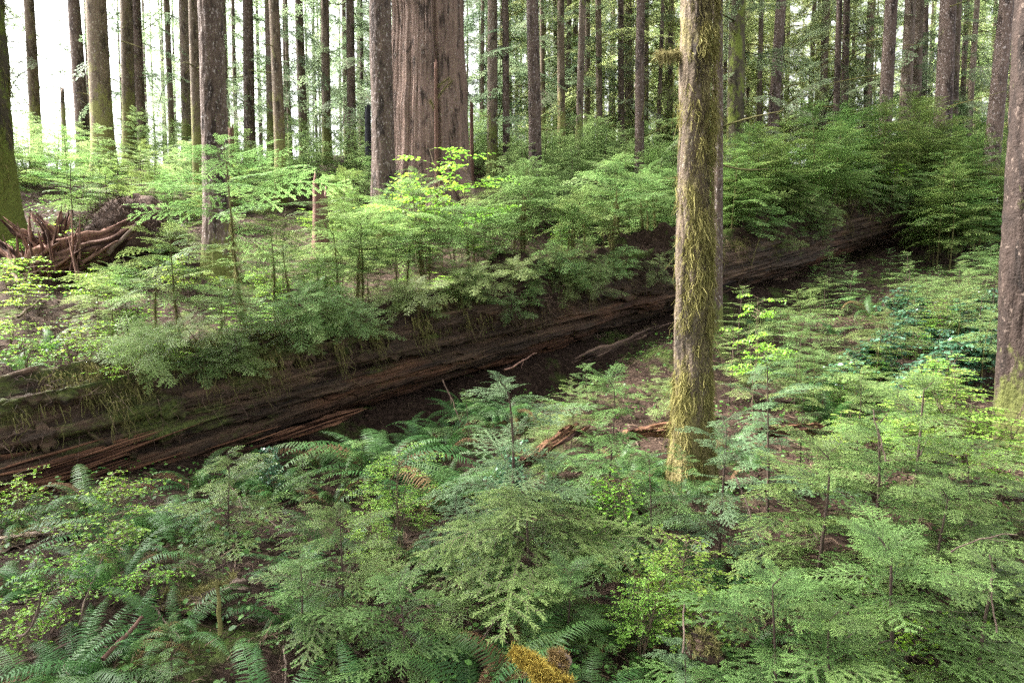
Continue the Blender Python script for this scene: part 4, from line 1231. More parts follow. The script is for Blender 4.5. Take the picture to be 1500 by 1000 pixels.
# ------------------------------------------------------------------ foreground saplings: (px, depth, row of tip, variant, widen, label)
FG = [
 (747, 4.7, 545, ('blue', 0), 1.25, 'bluish hemlock sapling with a pale pointed tip in front of the fallen log'),
 (493, 3.3, 735, ('near', 0), 1.1, 'broad hemlock sapling with a thin leader at bottom left of centre'),
 (430, 3.0, 800, ('near', 1), 1.1, 'low hemlock sapling left of the broad one with a thin leader'),
 (585, 2.9, 830, ('near', 2), 1.1, 'yellowish tipped hemlock sapling right of the broad one, near the bottom edge'),
 (785, 3.6, 705, ('umb', 0), 1.15, 'flat topped hemlock sapling with a curved dark stem at bottom centre'),
 (893, 5.2, 545, ('near', 3), 0.95, 'bright hemlock sapling between the bluish sapling and the mossy trunk'),
 (325, 4.4, 655, ('near', 4), 1.0, 'bright layered hemlock sapling standing before the log, beside the ferns'),
 (440, 4.6, 665, ('near', 2), 0.6, 'slim hemlock sapling between the layered sapling and the large fern'),
 (1132, 5.0, 512, ('blue', 1), 0.9, 'bluish hemlock sapling with pale stem just right of the mossy trunk'),
 (1352, 4.3, 545, ('near', 0), 1.3, 'tall hemlock sapling with a pale bare leader near the right trunk'),
 (1062, 4.2, 600, ('blue', 0), 1.0, 'spreading hemlock sapling at the foot of the mossy trunk, bluish'),
 (1210, 3.7, 640, ('near', 3), 1.25, 'large hemlock sapling in the middle of the right foreground'),
 (1290, 3.9, 590, ('near', 1), 1.15, 'hemlock sapling with a slanting pale leader in the right foreground'),
 (1440, 3.6, 650, ('near', 4), 1.3, 'hemlock sapling at the right edge below the dark trunk'),
 (1150, 2.75, 830, ('near', 2), 1.2, 'hemlock sapling with drooping sprays at bottom right of centre'),
 (1330, 2.9, 770, ('near', 0), 1.35, 'hemlock sapling filling the bottom right foreground'),
 (1460, 2.8, 800, ('near', 1), 1.25, 'shaded hemlock sapling in the bottom right corner'),
 (1010, 2.6, 925, ('blue', 1), 1.0, 'pale bluish low hemlock sapling at the bottom edge right of the moss clump'),
 (1240, 2.6, 880, ('near', 3), 1.1, 'low hemlock sapling at the bottom edge among the right foreground saplings'),
 (960, 4.3, 655, ('near', 1), 0.9, 'hemlock sapling with level sprays just left of the mossy trunk foot'),
 (680, 3.7, 740, ('near', 4), 0.9, 'leafy hemlock sapling left of the flat topped one'),
 (665, 4.3, 705, ('blue', 1), 0.8, 'bluish hemlock sapling between the large fern and pointed sapling'),
 (1390, 3.4, 700, ('near', 2), 1.2, 'bushy hemlock sapling second from the right edge'),
 (230, 2.6, 945, ('near', 3), 0.8, 'low bright hemlock sapling by the bottom edge near the dead stick'),
 (290, 3.6, 790, ('near', 0), 0.7, 'small hemlock sapling in the ferns left of the broad one'),
 (1180, 5.6, 570, ('mid', 1), 0.9, 'mid green hemlock sapling behind the bluish one right of the mossy trunk'),
 (1000, 4.9, 655, ('near', 3), 0.8, 'hemlock sapling spreading in front of the mossy trunk foot'),
 (1058, 5.1, 690, ('near', 1), 0.8, 'low hemlock sapling hiding the right side of the mossy trunk foot'),
 (1260, 5.4, 545, ('mid', 2), 1.0, 'hemlock sapling in front of the glossy leaved shrubs'),
]
for (px, d, py, v, wd, lab) in FG:
    x, y = at(px, d)
    z = g1(x, y)
    sapling(v, x, y, max(0.35, zpix(py, d) - z), lab, None, widen=wd)

# ------------------------------------------------------------------ leafy shrubs
LEAF_V = np.array([[0, 0, 0], [0.3, 0.30, 0.07], [0.72, 0.27, 0.05], [1, 0, -0.06], [0.72, -0.27, 0.05], [0.3, -0.30, 0.07]])
LEAF_F = np.array([[0, 3, 2, 1], [0, 5, 4, 3]])

def shrub(H, spread, nstem, leaf, lsp, seed, flat=0.7, nbr=9, start=0.3, bunch=1):
    rng = np.random.default_rng(seed)
    wood, LP, LD = [], [], []
    def leaves_along(p, k):
        seg = np.linalg.norm(np.diff(p, axis=0), axis=1).sum()
        n = max(2, int(seg / lsp))
        for i in range(n):
            f = (i + rng.random()) / n * (len(p) - 1)
            a = int(min(f, len(p) - 2)); c = p[a] + (p[a + 1] - p[a]) * (f - a)
            d = norm(p[a + 1] - p[a])
            for b in range(bunch):
                sdv = norm(np.cross(d, np.array([0, 0, 1.0]) + rng.normal(0, 0.25, 3))) * (1 if (i + b) % 2 else -1)
                q = d * rng.uniform(0.1, 0.8) + sdv * rng.uniform(0.5, 1.0)
                q[2] = q[2] * (1 - flat) + rng.normal(-0.1, 0.2)
                LP.append(c); LD.append(norm(q))
    for s_ in range(nstem):
        a = rng.uniform(0, 6.28); tilt = rng.uniform(0.05, 0.4) * spread / max(H, 0.1)
        h = H * rng.uniform(0.7, 1.0)
        u = np.linspace(0, 1, 8)
        p = np.stack([np.cos(a) * tilt * h * u ** 1.3 + rng.normal(0, 0.015 * H, 8), np.sin(a) * tilt * h * u ** 1.3 + rng.normal(0, 0.015 * H, 8), h * u], -1); p[0] = rng.normal(0, 0.02, 3) * np.array([1, 1, 0])
        wood.append(tube(p, np.linspace(0.007, 0.002, 8) * (H / 1.0) ** 0.5, 5))
        for b in range(nbr):
            f = rng.uniform(start, 1.0); c = np.array([np.interp(f, u, p[:, q]) for q in range(3)])
            az = rng.uniform(0, 6.28); l = spread * rng.uniform(0.3, 0.75) * (1.15 - 0.6 * f)
            uu = np.linspace(0, 1, 5)[:, None]
            dd = np.array([math.cos(az), math.sin(az), 0])
            br = c + dd * l * uu + np.array([0, 0, 1]) * l * (0.35 * uu - 0.3 * uu ** 2) + rng.normal(0, 0.02 * l, (5, 3)) * uu
            wood.append(tube(br, np.linspace(0.003, 0.001, 5), 3))
            leaves_along(br[1:], 0)
            for t in range(4):
                f2 = rng.uniform(0.25, 0.95); c2 = np.array([np.interp(f2, uu[:, 0], br[:, q]) for q in range(3)])
                a2 = az + rng.choice([-1, 1]) * rng.uniform(0.5, 1.1); l2 = l * rng.uniform(0.25, 0.5)
                tw = c2 + np.array([math.cos(a2), math.sin(a2), 0]) * l2 * uu[::2] + np.array([0, 0, 1]) * l2 * (0.2 * uu[::2] - 0.25 * uu[::2] ** 2)
                wood.append(tube(tw, [0.0016, 0.0012, 0.0008], 3))
                leaves_along(tw, 0)
    LP = np.array(LP); LD = np.array(LD); K = len(LP)
    fr = frames(LD, np.array([[0, 0, 1.0]]) + rng.normal(0, 0.3, (K, 3)))
    sz = leaf * rng.uniform(0.55, 1.15, K)
    V, F, t = instv(LEAF_V * np.array([1, 1.15, 1]), LEAF_F, fr * sz[:, None, None], LP, 0.5, rng.normal(0, 0.22, K))
    return (V, F, np.clip(t, 0, 1)), fix(wood)

SHV = {}
def shrub_variant(key, mat, *a, **k):
    c, w = shrub(*a, **k)
    SHV[key] = (mesh('leaves', [c], mat), mesh('stem', w, M['twig_red'], True), a[0])
for i in range(3):
    shrub_variant(('huck', i), M['leaf_mid'], 1.0, 0.62, 5, 0.024, 0.016, 200 + i, nbr=13)
for i in range(3):
    shrub_variant(('bright', i), M['leaf_bright'], 1.0, 0.85, 3, 0.038, 0.028, 210 + i, nbr=12, flat=0.9, start=0.45)
for i in range(3):
    shrub_variant(('low', i), M['leaf_bright'], 0.5, 0.62, 5, 0.031, 0.045, 220 + i, nbr=8, flat=0.8, start=0.35)
for i in range(3):
    shrub_variant(('salal', i), M['leaf_salal'], 0.7, 0.6, 7, 0.075, 0.05, 230 + i, nbr=8, flat=0.5, start=0.3)
def put_shrub(var, x, y, H, label, group=None, z=None, name='leafy_shrub', cat='shrub', widen=1.0):
    lm, sm, h0 = SHV[var]
    k = H / h0
    o = empty(name, (x, y, g1(x, y) - 0.02 if z is None else z), RNG.uniform(0, 6.28), label, cat, group, k)
    o.scale = (k * widen, k * widen, k)
    link('stem', sm, o); link('leaves', lm, o)
    return o
SH = [
 (985, 3.4, 750, ('huck', 0), 1.3, 'round bush of tiny bright green leaves at the foot of the mossy trunk'),
 (945, 3.2, 810, ('huck', 1), 1.0, 'tiny leaved bush touching the left of the round bright bush'),
 (582, 4.4, 630, ('huck', 2), 0.95, 'upright tiny leaved yellow green bush in front of the large fern'),
 (545, 4.0, 700, ('huck', 0), 0.8, 'smaller tiny leaved bush below the upright one by the large fern'),
 (662, 13.2, 198, ('bright', 0), 0.9, 'glowing yellow green shrub with pale stems in front of the big cedar'),
 (612, 13.0, 232, ('bright', 1), 1.0, 'glowing yellow green shrub spreading left of the one before the cedar'),
 (1420, 5.2, 545, ('huck', 1), 1.3, 'tiny leaved yellow green bush beside the dark right edge trunk'),
 (1475, 5.0, 560, ('huck', 2), 1.2, 'tiny leaved bush in front of the dark right edge trunk'),
 (1107, 7.0, 415, ('bright', 2), 0.5, 'thin pale stemmed sapling with light leaves right of the mossy trunk'),
 (1335, 3.1, 865, ('low', 0), 0.9, 'bright leaved sprig low in the bottom right saplings'),
 (905, 4.6, 680, ('low', 1), 0.8, 'bright leaved sprig between flat topped sapling and mossy trunk'),
 (140, 3.7, 735, ('low', 2), 1.1, 'sprawling shrub with scattered bright leaves below the left end of the log'),
 (70, 3.3, 800, ('low', 0), 1.1, 'bare twigged shrub with bright new leaves at the left edge'),
 (195, 3.2, 830, ('low', 1), 1.1, 'bright leaved shrub above the dead stick at lower left'),
 (25, 3.0, 850, ('low', 2), 1.0, 'bright leaved shrub cut by the left edge among dark ferns'),
 (160, 4.6, 685, ('low', 1), 1.0, 'shrub with bright new leaves right under the broken red wood'),
 (15, 4.8, 690, ('low', 0), 1.0, 'twiggy shrub with bright leaves at the left edge below the log'),
 (700, 4.0, 800, ('salal', 0), 0.8, 'glossy dark leaved shrub under the flat topped sapling'),
 (745, 5.6, 640, ('salal', 1), 0.6, 'small glossy shrub behind the bluish pointed sapling'),
 (390, 5.7, 650, ('salal', 2), 0.5, 'glossy rounded leaves at the foot of the log right of the layered sapling'),
]
for (px, d, py, v, wd, lab) in SH:
    x, y = at(px, d)
    put_shrub(v, x, y, max(0.25, zpix(py, d) - g1(x, y)), lab, widen=wd)
x, y, z = on_log(1268, -0.45)
put_shrub(('bright', 1), x, y, 1.1, 'light green leafy shoot in front of the dark right thicket', z=z + 0.35, widen=0.8)
# bright shrubs on and behind the left part of the log
for k, (px, off, H, lab) in enumerate([
 (172, -0.5, 0.45, 'bright yellow green shrub hanging over the left face of the log'),
 (215, -0.45, 0.45, 'bright leaved shrub on the log edge right of the hanging yellow one'),
 (110, 0.2, 0.5, 'bright leaved shrub on top of the left end of the log'),
 (40, 0.3, 0.45, 'bright leaved shrub on the log beside the left edge'),
 (150, 0.5, 0.5, 'bright leaved shrub behind the hanging yellow shrub on the log')]):
    x, y, z = on_log(px, off)
    put_shrub(('low', k % 3), x, y, H, lab, z=z, widen=1.1)
rb = random.Random(5)
for k in range(26):
    px = rb.uniform(10, 420); d = rb.uniform(8.3, 11.5)
    x, y = at(px, d)
    if sn(x, y)[1] < 0.8: continue
    put_shrub(('bright', k % 3) if k % 2 else ('low', k % 3), x, y, rb.uniform(0.35, 0.8), 'bright yellow green shrub on the slope behind the left end of the log', 'bright shrubs behind the left end of the log')
for k in range(16):
    px = rb.uniform(430, 960); d = rb.uniform(10.5, 15)
    x, y = at(px, d)
    if sn(x, y)[1] < 0.8: continue
    put_shrub(('bright', k % 3), x, y, rb.uniform(0.4, 0.8), 'light green shrub on the brown slope below the cedar', 'light shrubs below the cedar')
for k in range(26):
    px = rb.uniform(1215, 1480); d = rb.uniform(6.4, 10.5)
    x, y = at(px, d)
    if sn(x, y)[1] > -0.8: continue
    put_shrub(('salal', k % 3), x, y, rb.uniform(0.35, 0.6), 'glossy dark leaved shrub in the bank beside the right edge trunk', 'glossy shrubs of the right bank')
for k in range(16):
    px = rb.uniform(1240, 1490); d = rb.uniform(5.6, 9)
    x, y = at(px, d)
    put_shrub(('huck', k % 3), x, y, rb.uniform(0.4, 0.75), 'tiny leaved yellow green bush in the bank beside the right edge trunk', 'tiny leaved bushes of the right bank')

# ------------------------------------------------------------------ ferns
def frond(L, seed, arch=1.0):
    rng = np.random.default_rng(seed)
    n = 44
    s = np.linspace(0, 1, n)
    ang = R(72) - arch * R(108) * s ** 1.15
    ds = L / (n - 1)
    x = np.concatenate([[0], np.cumsum(np.cos(ang[:-1]) * ds)]); z = np.concatenate([[0], np.cumsum(np.sin(ang[:-1]) * ds)])
    yb = 0.06 * L * rng.uniform(-1, 1) * s ** 2
    C = np.stack([x, yb, z], -1)
    rach = tube(C, np.linspace(0.0028, 0.0008, n), 4)
    pl = L * 0.115 * np.minimum(1, (s + 0.05) / 0.25) ** 0.6 * (1 - s ** 3.2) + 0.004
    Vs, Fs, Ts = [], [], []
    T = norm(np.gradient(C, axis=0))
    b = 0
    for sg in (1, -1):
        for i in range(4, n):
            sd_ = np.array([0, sg, 0.0])
            up = np.cross(T[i], sd_) * sg
            d = norm(sd_ + 0.32 * T[i] - 0.12 * up + rng.normal(0, 0.05, 3))
            l = pl[i] * rng.uniform(0.88, 1.08); w = min(0.0095, L * 0.0105) * (0.6 + 0.4 * pl[i] / pl.max())
            p = C[i] + T[i] * rng.uniform(-0.3, 0.3) * ds
            t = T[i] * w
            tip = p + d * l - up * l * 0.22
            md = p + d * l * 0.5 - up * l * 0.02
            Vs += [p - t * 0.55, p + t * 0.55, md + t * 0.5, md - t * 0.5, tip]
            Fs.append([b, b + 1, b + 2, b + 3]); b += 5
            Ts += [0.35 + 0.3 * s[i] + rng.normal(0, 0.07)] * 5
    V = np.array(Vs); F4 = np.array(Fs); F3 = np.array([[f[3], f[2], f[0] + 4] for f in Fs])
    Tt = np.clip(np.array(Ts), 0, 1)
    return [(V, F4, Tt), (V, F3, Tt), (rach[0], rach[1], 0.7)]
FRM = [mesh('frond', frond(0.8, 300 + i, 0.75 + 0.12 * i), M['fern']) for i in range(5)]

FRD = [mesh('frond', frond(0.8, 320 + i, 1.35), M['fern_dead']) for i in range(2)]
rf = random.Random(77)
def fern(x, y, size, n, label, group=None, spread=(0.1, 1.0), az=None, z=None):
    o = empty('sword_fern', (x, y, (g1(x, y) if z is None else z) - 0.02), 0, label, 'fern', group)
    a = rf.uniform(0, 6.28)
    for i in range(n):
        f = link('frond', FRD[i % 2] if rf.random() < 0.10 else FRM[rf.randrange(5)], o)
        a += 2.4 + rf.uniform(-0.4, 0.4)
        aa = a if az is None else az[0] + (az[1] - az[0]) * rf.random()
        k = size / 0.8 * rf.uniform(0.65, 1.1)
        f.scale = (k, k, k)
        f.rotation_euler = (R(rf.uniform(-14, 14)), R(rf.uniform(-12, 30)), aa)
        f.location = (0.03 * math.cos(aa), 0.03 * math.sin(aa), 0)
    return o
FE = [
 (555, 6.0, 1.15, 30, 'large sword fern with long arching fronds under the middle of the log'),
 (625, 5.5, 0.95, 20, 'sword fern in front of the large arching fern'),
 (195, 4.3, 0.75, 18, 'sword fern with pale arching fronds below the broken red wood'),
 (120, 4.9, 0.7, 14, 'sword fern with upright fronds under the left end of the log'),
 (245, 4.7, 0.6, 12, 'sword fern right beside the pale arching fern'),
 (90, 2.75, 0.6, 16, 'dark sword fern with drooping fronds at the lower left'),
 (20, 2.6, 0.65, 14, 'dark sword fern in the bottom left corner'),
 (30, 3.6, 0.6, 12, 'dark sword fern at the left edge among bright leaved shrubs'),
 (240, 3.0, 0.5, 10, 'sword fern hanging behind the dead stick at lower left'),
 (375, 2.5, 0.55, 14, 'sword fern fanning up from the bottom edge left of centre'),
 (690, 2.75, 0.55, 14, 'sword fern spreading at bottom centre left of the moss clump'),
 (870, 2.7, 0.5, 12, 'sword fern right of the yellow moss clump'),
 (800, 6.2, 0.6, 12, 'sword fern under the log behind the bluish pointed sapling'),
 (960, 5.8, 0.6, 14, 'sword fern just left of the mossy trunk'),
 (905, 6.2, 0.5, 10, 'small sword fern behind the bright sapling near the mossy trunk'),
 (1190, 7.4, 0.6, 12, 'sword fern on the shady bank right of the mossy trunk'),
 (1300, 8.2, 0.6, 12, 'sword fern among glossy shrubs on the right bank'),
 (1225, 6.6, 0.65, 12, 'sword fern in front of the glossy shrubs on the right bank'),
 (70, 8.6, 0.55, 14, 'sword fern drooping on the slope behind the left end of the log'),
 (25, 8.0, 0.5, 12, 'sword fern beside the left edge behind the log'),
 (430, 3.9, 0.5, 10, 'sword fern half hidden behind the broad bottom left sapling'),
 (770, 3.0, 0.45, 10, 'small sword fern under the curved stem of the flat topped sapling'),
 (1100, 3.4, 0.5, 10, 'sword fern under the large right foreground sapling'),
 (150, 3.3, 0.55, 12, 'sword fern in the middle of the lower left bright shrubs'),
 (520, 2.6, 0.5, 10, 'sword fern at the bottom edge below the broad sapling'),
]
for (px, d, sz, n, lab) in FE:
    x, y = at(px, d); fern(x, y, sz, n, lab)
for k in range(18):
    px = rf.uniform(1070, 1460); d = rf.uniform(6.2, 11)
    x, y = at(px, d)
    if sn(x, y)[1] > -1.0: continue
    fern(x, y, rf.uniform(0.45, 0.7), 10, 'sword fern on the shady slope between the mossy trunk and the right edge trunk', 'ferns of the shady right slope')
for k in range(16):
    s_, n_ = rf.uniform(1.2, 4.6), rf.uniform(-1.9, -1.15)
    x, y = log_xy(s_, n_)
    fern(x, y, rf.uniform(0.5, 0.8), 12, 'sword fern growing close against the foot of the fallen log', 'ferns at the foot of the log')
for k in range(20):
    px = rf.uniform(620, 1000); d = rf.uniform(5.6, 7.6)
    x, y = at(px, d)
    if sn(x, y)[1] > -1.5: continue
    if k % 2: fern(x, y, rf.uniform(0.4, 0.65), 10, 'sword fern in the dark hollow between the log and the mossy trunk', 'ferns of the dark hollow')
    else: sapling(('mid', k % 3), x, y, rf.uniform(0.35, 0.7), 'hemlock seedling in the dark hollow between the log and the mossy trunk', 'seedlings of the dark hollow', name='small_hemlock_sapling', widen=1.2)
for k in range(34):
    px = rf.uniform(-20, 1120); d = rf.uniform(2.6, 6.4)
    x, y = at(px, d)
    if sn(x, y)[1] > -1.25: continue
    fern(x, y, rf.uniform(0.35, 0.65), rf.randrange(7, 13), 'dark green sword fern filling the shaded floor in front of the log', 'ferns of the shaded floor in front of the log')
for k in range(15):
    px = rf.uniform(0, 1100); d = rf.uniform(2.7, 6.2)
    x, y = at(px, d)
    if sn(x, y)[1] > -1.4 or px < 470: continue
    sapling(('near', k % 5), x, y, rf.uniform(0.28, 0.55), 'knee high hemlock seedling between ferns in front of the log', 'small hemlock seedlings in front of the log', name='small_hemlock_sapling', widen=1.2)
for k in range(16):
    px = rf.uniform(330, 960); d = rf.uniform(10.5, 14)
    x, y = at(px, d)
    if sn(x, y)[1] < 0.8: continue
    fern(x, y, rf.uniform(0.4, 0.6), 9, 'small fern on the brown slope below the trunks', 'small ferns of the brown slope')

# ------------------------------------------------------------------ root plate, stumps, rotten logs, sticks
def root_wad():
    x, y = hit(95, 405)
    z = g1(x, y)
    o = empty('uprooted_stump', (x, y, z), 0, 'reddish weathered uprooted stump with jagged arms at left', 'stump')
    k = y / 1000.0
    def arm(pts, rad, seed, name='root'):
        P = np.array([[a * k, b, c * k] for a, b, c in pts], float)
        t = np.linspace(0, 1, len(P)); tt = np.linspace(0, 1, 22)
        Q = np.stack([np.interp(tt, t, P[:, q]) for q in range(3)], -1)
        rr = np.interp(tt, t, np.array(rad) * k)
        Q = Q + 0.05 * np.stack([fbm(tt * 4, seed, q, 2, seed) for q in range(3)], -1)
        mk(name, ridged(Q, rr * 0.85, seed, 64, 0.75, 1.6, 0.8, 0.22, 0.1), M['redstump'], o, False)
    arm([(-75, -0.1, -15), (-20, 0, 10), (40, 0.1, 40), (75, 0.2, 55)], [30, 34, 26, 12], 1, 'bole')
    arm([(0, 0, 15), (-12, 0, 50), (-28, -0.1, 78)], [22, 17, 7], 2)
    arm([(5, 0.1, 20), (-8, 0.1, 55), (-2, 0.1, 86)], [20, 16, 9], 3)
    arm([(-30, 0, 25), (-48, -0.1, 55), (-62, -0.2, 72)], [16, 11, 5], 4)
    arm([(15, 0.1, 25), (50, 0.1, 50), (92, 0.1, 78)], [18, 12, 5], 5)
    arm([(-60, 0, 10), (-95, 0, 45), (-130, 0, 48)], [13, 11, 9], 6)
    return o
WAD = root_wad()
def wad_splinters():
    rng = np.random.default_rng(6)
    k = WAD.location.y / 1000
    for i in range(34):
        a = rng.choice([-0.6, -0.2, 0.0, 0.5, 1.0]) + rng.normal(0, 0.15)
        l = rng.uniform(25, 75) * k
        d = np.array([math.sin(a), rng.normal(0, 0.15), math.cos(a)])
        b = np.array([rng.uniform(-55, 45) * k, -0.28 + rng.normal(0, 0.1), rng.uniform(-10, 30) * k])
        u = np.linspace(0, 1, 10)[:, None]
        w = rng.uniform(2.5, 6) * k * (1 - u[:, 0]) ** 0.6 + 0.003
        mk('splinter', ridged(b + d * l * u, w, i, 10, 0.5, 1.5, 0.5), M['redstump'], WAD)
wad_splinters()
def soil_bank():
    x, y = hit(195, 350)
    z = g1(x, y)
    o = empty('root_plate', (x, y, z), 0, 'dark earthy root plate with dangling roots right of the reddish uprooted stump', 'root plate')
    th, ph = np.meshgrid(np.linspace(0, 2 * np.pi, 60, endpoint=False), np.linspace(0.02, np.pi * 0.62, 34))
    r = 0.75 * (1 + 0.35 * fbm(np.cos(th) * 2, np.sin(th) * 2, ph * 2, 4, 2))
    V = np.stack([r * np.sin(ph) * np.cos(th) * 1.05, r * np.sin(ph) * np.sin(th) * 0.7, r * np.cos(ph) * 0.85], -1).reshape(-1, 3)
    n = 60
    i = np.arange(33)[:, None] * n; j = np.arange(n)[None]; k = (j + 1) % n
    mk('soil', [(V, np.stack([i + j, i + n + j, i + n + k, i + k], -1).reshape(-1, 4))], M['humus'], o, True)
    rng = np.random.default_rng(4)
    K = 700
    a = rng.uniform(np.pi, 2 * np.pi, K); e = rng.uniform(0.0, 1.2, K)
    P = np.stack([np.cos(a) * np.cos(e) * 0.8, np.sin(a) * np.cos(e) * 0.55, np.sin(e) * 0.65], -1)
    V, F, t = strands(P, P + rng.normal(0, 0.4, (K, 3)), rng.uniform(0.1, 0.4, K), np.full(K, 0.006), rng, 0.4, 4)
    q = mk('root_fibres', [(V, F, t)], M['root'], o); q['kind'] = 'stuff'
soil_bank()

def stick(p0, p1, r0, r1, label, mat='deadwood', group=None, seed=0, sag=0.0, fork=0, name='dead_stick', cat='stick'):
    p0, p1 = np.array(p0, float), np.array(p1, float)
    rng = np.random.default_rng(seed)
    u = np.linspace(0, 1, 10)[:, None]
    L = np.linalg.norm(p1 - p0)
    off = np.cumsum(rng.normal(0, 0.012 * L, (10, 3)), 0)
    P = p0 + (p1 - p0) * u + off - np.array([0, 0, 1]) * sag * L * 4 * u * (1 - u)
    base = P[0].copy()
    parts = [tube(P - base, np.linspace(r0, r1, 10), 8, True, 0.25, seed)]
    for f in range(fork):
        i = rng.integers(3, 8)
        d = norm(p1 - p0) + rng.normal(0, 0.6, 3); d = norm(d)
        l = L * rng.uniform(0.15, 0.35)
        q = P[i] - base + d * l * np.linspace(0, 1, 5)[:, None] + rng.normal(0, 0.01 * L, (5, 3)) * np.linspace(0, 1, 5)[:, None]
        parts.append(tube(q, np.linspace(r1 * 0.9, r1 * 0.35, 5), 5))
    o = mk(name, fix(parts), M[mat], None, True, tuple(base))
    return tag(o, label, cat, group)
def gp(px, py, dz=0.0, d=None):
    if d is None: x, y = hit(px, py); return (x, y, g1(x, y) + dz)
    x, y = at(px, d); return (x, y, zpix(py, d))
stick(gp(128, 966, 0, 2.7), gp(196, 905, 0, 2.9), 0.010, 0.008, 'reddish dead stick leaning up at the lower left', 'redstump', seed=1)
stick(gp(0, 930, 0, 2.75), gp(45, 872, 0, 2.7), 0.006, 0.004, 'pale curved dead twig at the left edge', seed=2, sag=0.25, fork=1)
stick(gp(162, 372, 0, 11.0), gp(206, 324, 0, 11.2), 0.035, 0.02, 'long pale dead stick slanting against the root plate', seed=3)
stick(gp(126, 385, 0, 10.8), gp(178, 352, 0, 11.0), 0.035, 0.015, 'dark forked dead stick below the pale one at the root plate', 'redstump', seed=4, fork=2)
G_OV = 'low saplings leaning over the front edge of the fallen log'
ro = random.Random(19)
for k in range(46):
    px = 300 + (975 - 300) * (k + ro.random()) / 20 if k < 20 else ro.uniform(610, 985) if k < 34 else 190 + 27 * (k - 34) + ro.uniform(-8, 8)
    x, y, z = on_log(px, -ro.uniform(0.38, 0.56))
    o = sapling(('log', k % 6) if k % 3 else ('mid', k % 3), x, y, ro.uniform(0.35, 0.7), 'small hemlock sapling leaning out over the front edge of the fallen log', G_OV, z=z - 0.05, moss=LOGMOSS[k % 6] if k % 3 else None, widen=1.35)
    o.rotation_euler = (R(ro.uniform(15, 38)), R(ro.uniform(-10, 10)), ro.uniform(-0.5, 0.5))
for k in range(34):
    px = ro.uniform(1345, 1490)
    d = ro.uniform(14, 19)
    x, y = at(px, d)
    if sn(x, y)[1] < -2.2: continue
    sapling(('tall', k % 5), x, y, ro.uniform(1.7, 2.9), 'tall hemlock sapling at the shaded right end of the thicket', 'tall saplings at the shaded right end of the thicket')
stick(gp(30, 470, 0.05), gp(74, 434, 0.1), 0.018, 0.01, 'thin pale stick bridging the slope behind the left end of the log', seed=5)
stick(gp(0, 395, 0.1), gp(22, 430, 0.15), 0.04, 0.02, 'pale crooked branch beside the left edge below the uprooted stump', seed=6, fork=1)
stick(gp(648, 556, 0, 7.2), gp(678, 612, 0, 6.8), 0.006, 0.007, 'crooked dead twig standing under the middle of the log', 'root', seed=7, fork=1)
stick(gp(740, 540, 0, 7.6), gp(788, 520, 0, 8.2), 0.012, 0.006, 'dark dead branch stuck in the gap under the log', 'redstump', seed=9, fork=1)
stick(gp(1010, 955, 0, 2.5), gp(1012, 880, 0, 2.7), 0.004, 0.003, 'thin upright dead twig near the bottom edge', seed=10)
stick(gp(308, 930, 0, 2.8), gp(307, 850, 0, 2.85), 0.010, 0.006, 'short mossy upright dead stem left of the broad bottom sapling', 'moss_dull', seed=11)
stick(gp(1084, 700, 0, 4.3), gp(1110, 760, 0, 3.9), 0.007, 0.004, 'pale bare crooked branch right of the mossy trunk base', seed=12, fork=1)
stick(gp(1405, 808, 0, 2.9), gp(1500, 785, 0, 2.8), 0.004, 0.002, 'pale curving bare branch across the right edge saplings', seed=13, sag=-0.1, fork=2)
stick(gp(1470, 845, 0, 2.6), gp(1492, 930, 0, 2.5), 0.003, 0.003, 'pale bare upright twig in the bottom right corner', seed=14)
stick(gp(1285, 600, 0, 3.6), gp(1306, 675, 0, 3.5), 0.003, 0.004, 'pale bare leader stem poking from the right foreground saplings', seed=15, fork=1)
rk = random.Random(3)
for k in range(46):
    px, py = rk.uniform(40, 960), rk.uniform(300, 420)
    x, y = hit(px, py)
    if sn(x, y)[1] < 1.0: continue
    a = rk.uniform(0, 6.28); l = rk.uniform(0.4, 1.2)
    z0, z1 = g1(x, y), g1(x + l * math.cos(a), y + l * math.sin(a))
    stick((x, y, z0 + 0.02), (x + l * math.cos(a), y + l * math.sin(a), z1 + rk.uniform(0.02, 0.2)), 0.014, 0.006, 'dead branch lying on the brown slope behind the log', group='dead branches on the slope behind the log', seed=100 + k, fork=2)
for k in range(40):
    px, py = rk.uniform(20, 1080), rk.uniform(640, 990)
    x, y = hit(px, py)
    if sn(x, y)[1] > -0.9: continue
    a = rk.uniform(0, 6.28); l = rk.uniform(0.2, 0.6)
    z0, z1 = g1(x, y), g1(x + l * math.cos(a), y + l * math.sin(a))
    stick((x, y, z0 + 0.015), (x + l * math.cos(a), y + l * math.sin(a), z1 + rk.uniform(0.02, 0.16)), 0.006, 0.003, 'thin dead twig on the dark floor below the log', group='thin dead twigs on the dark floor', seed=200 + k, fork=2)

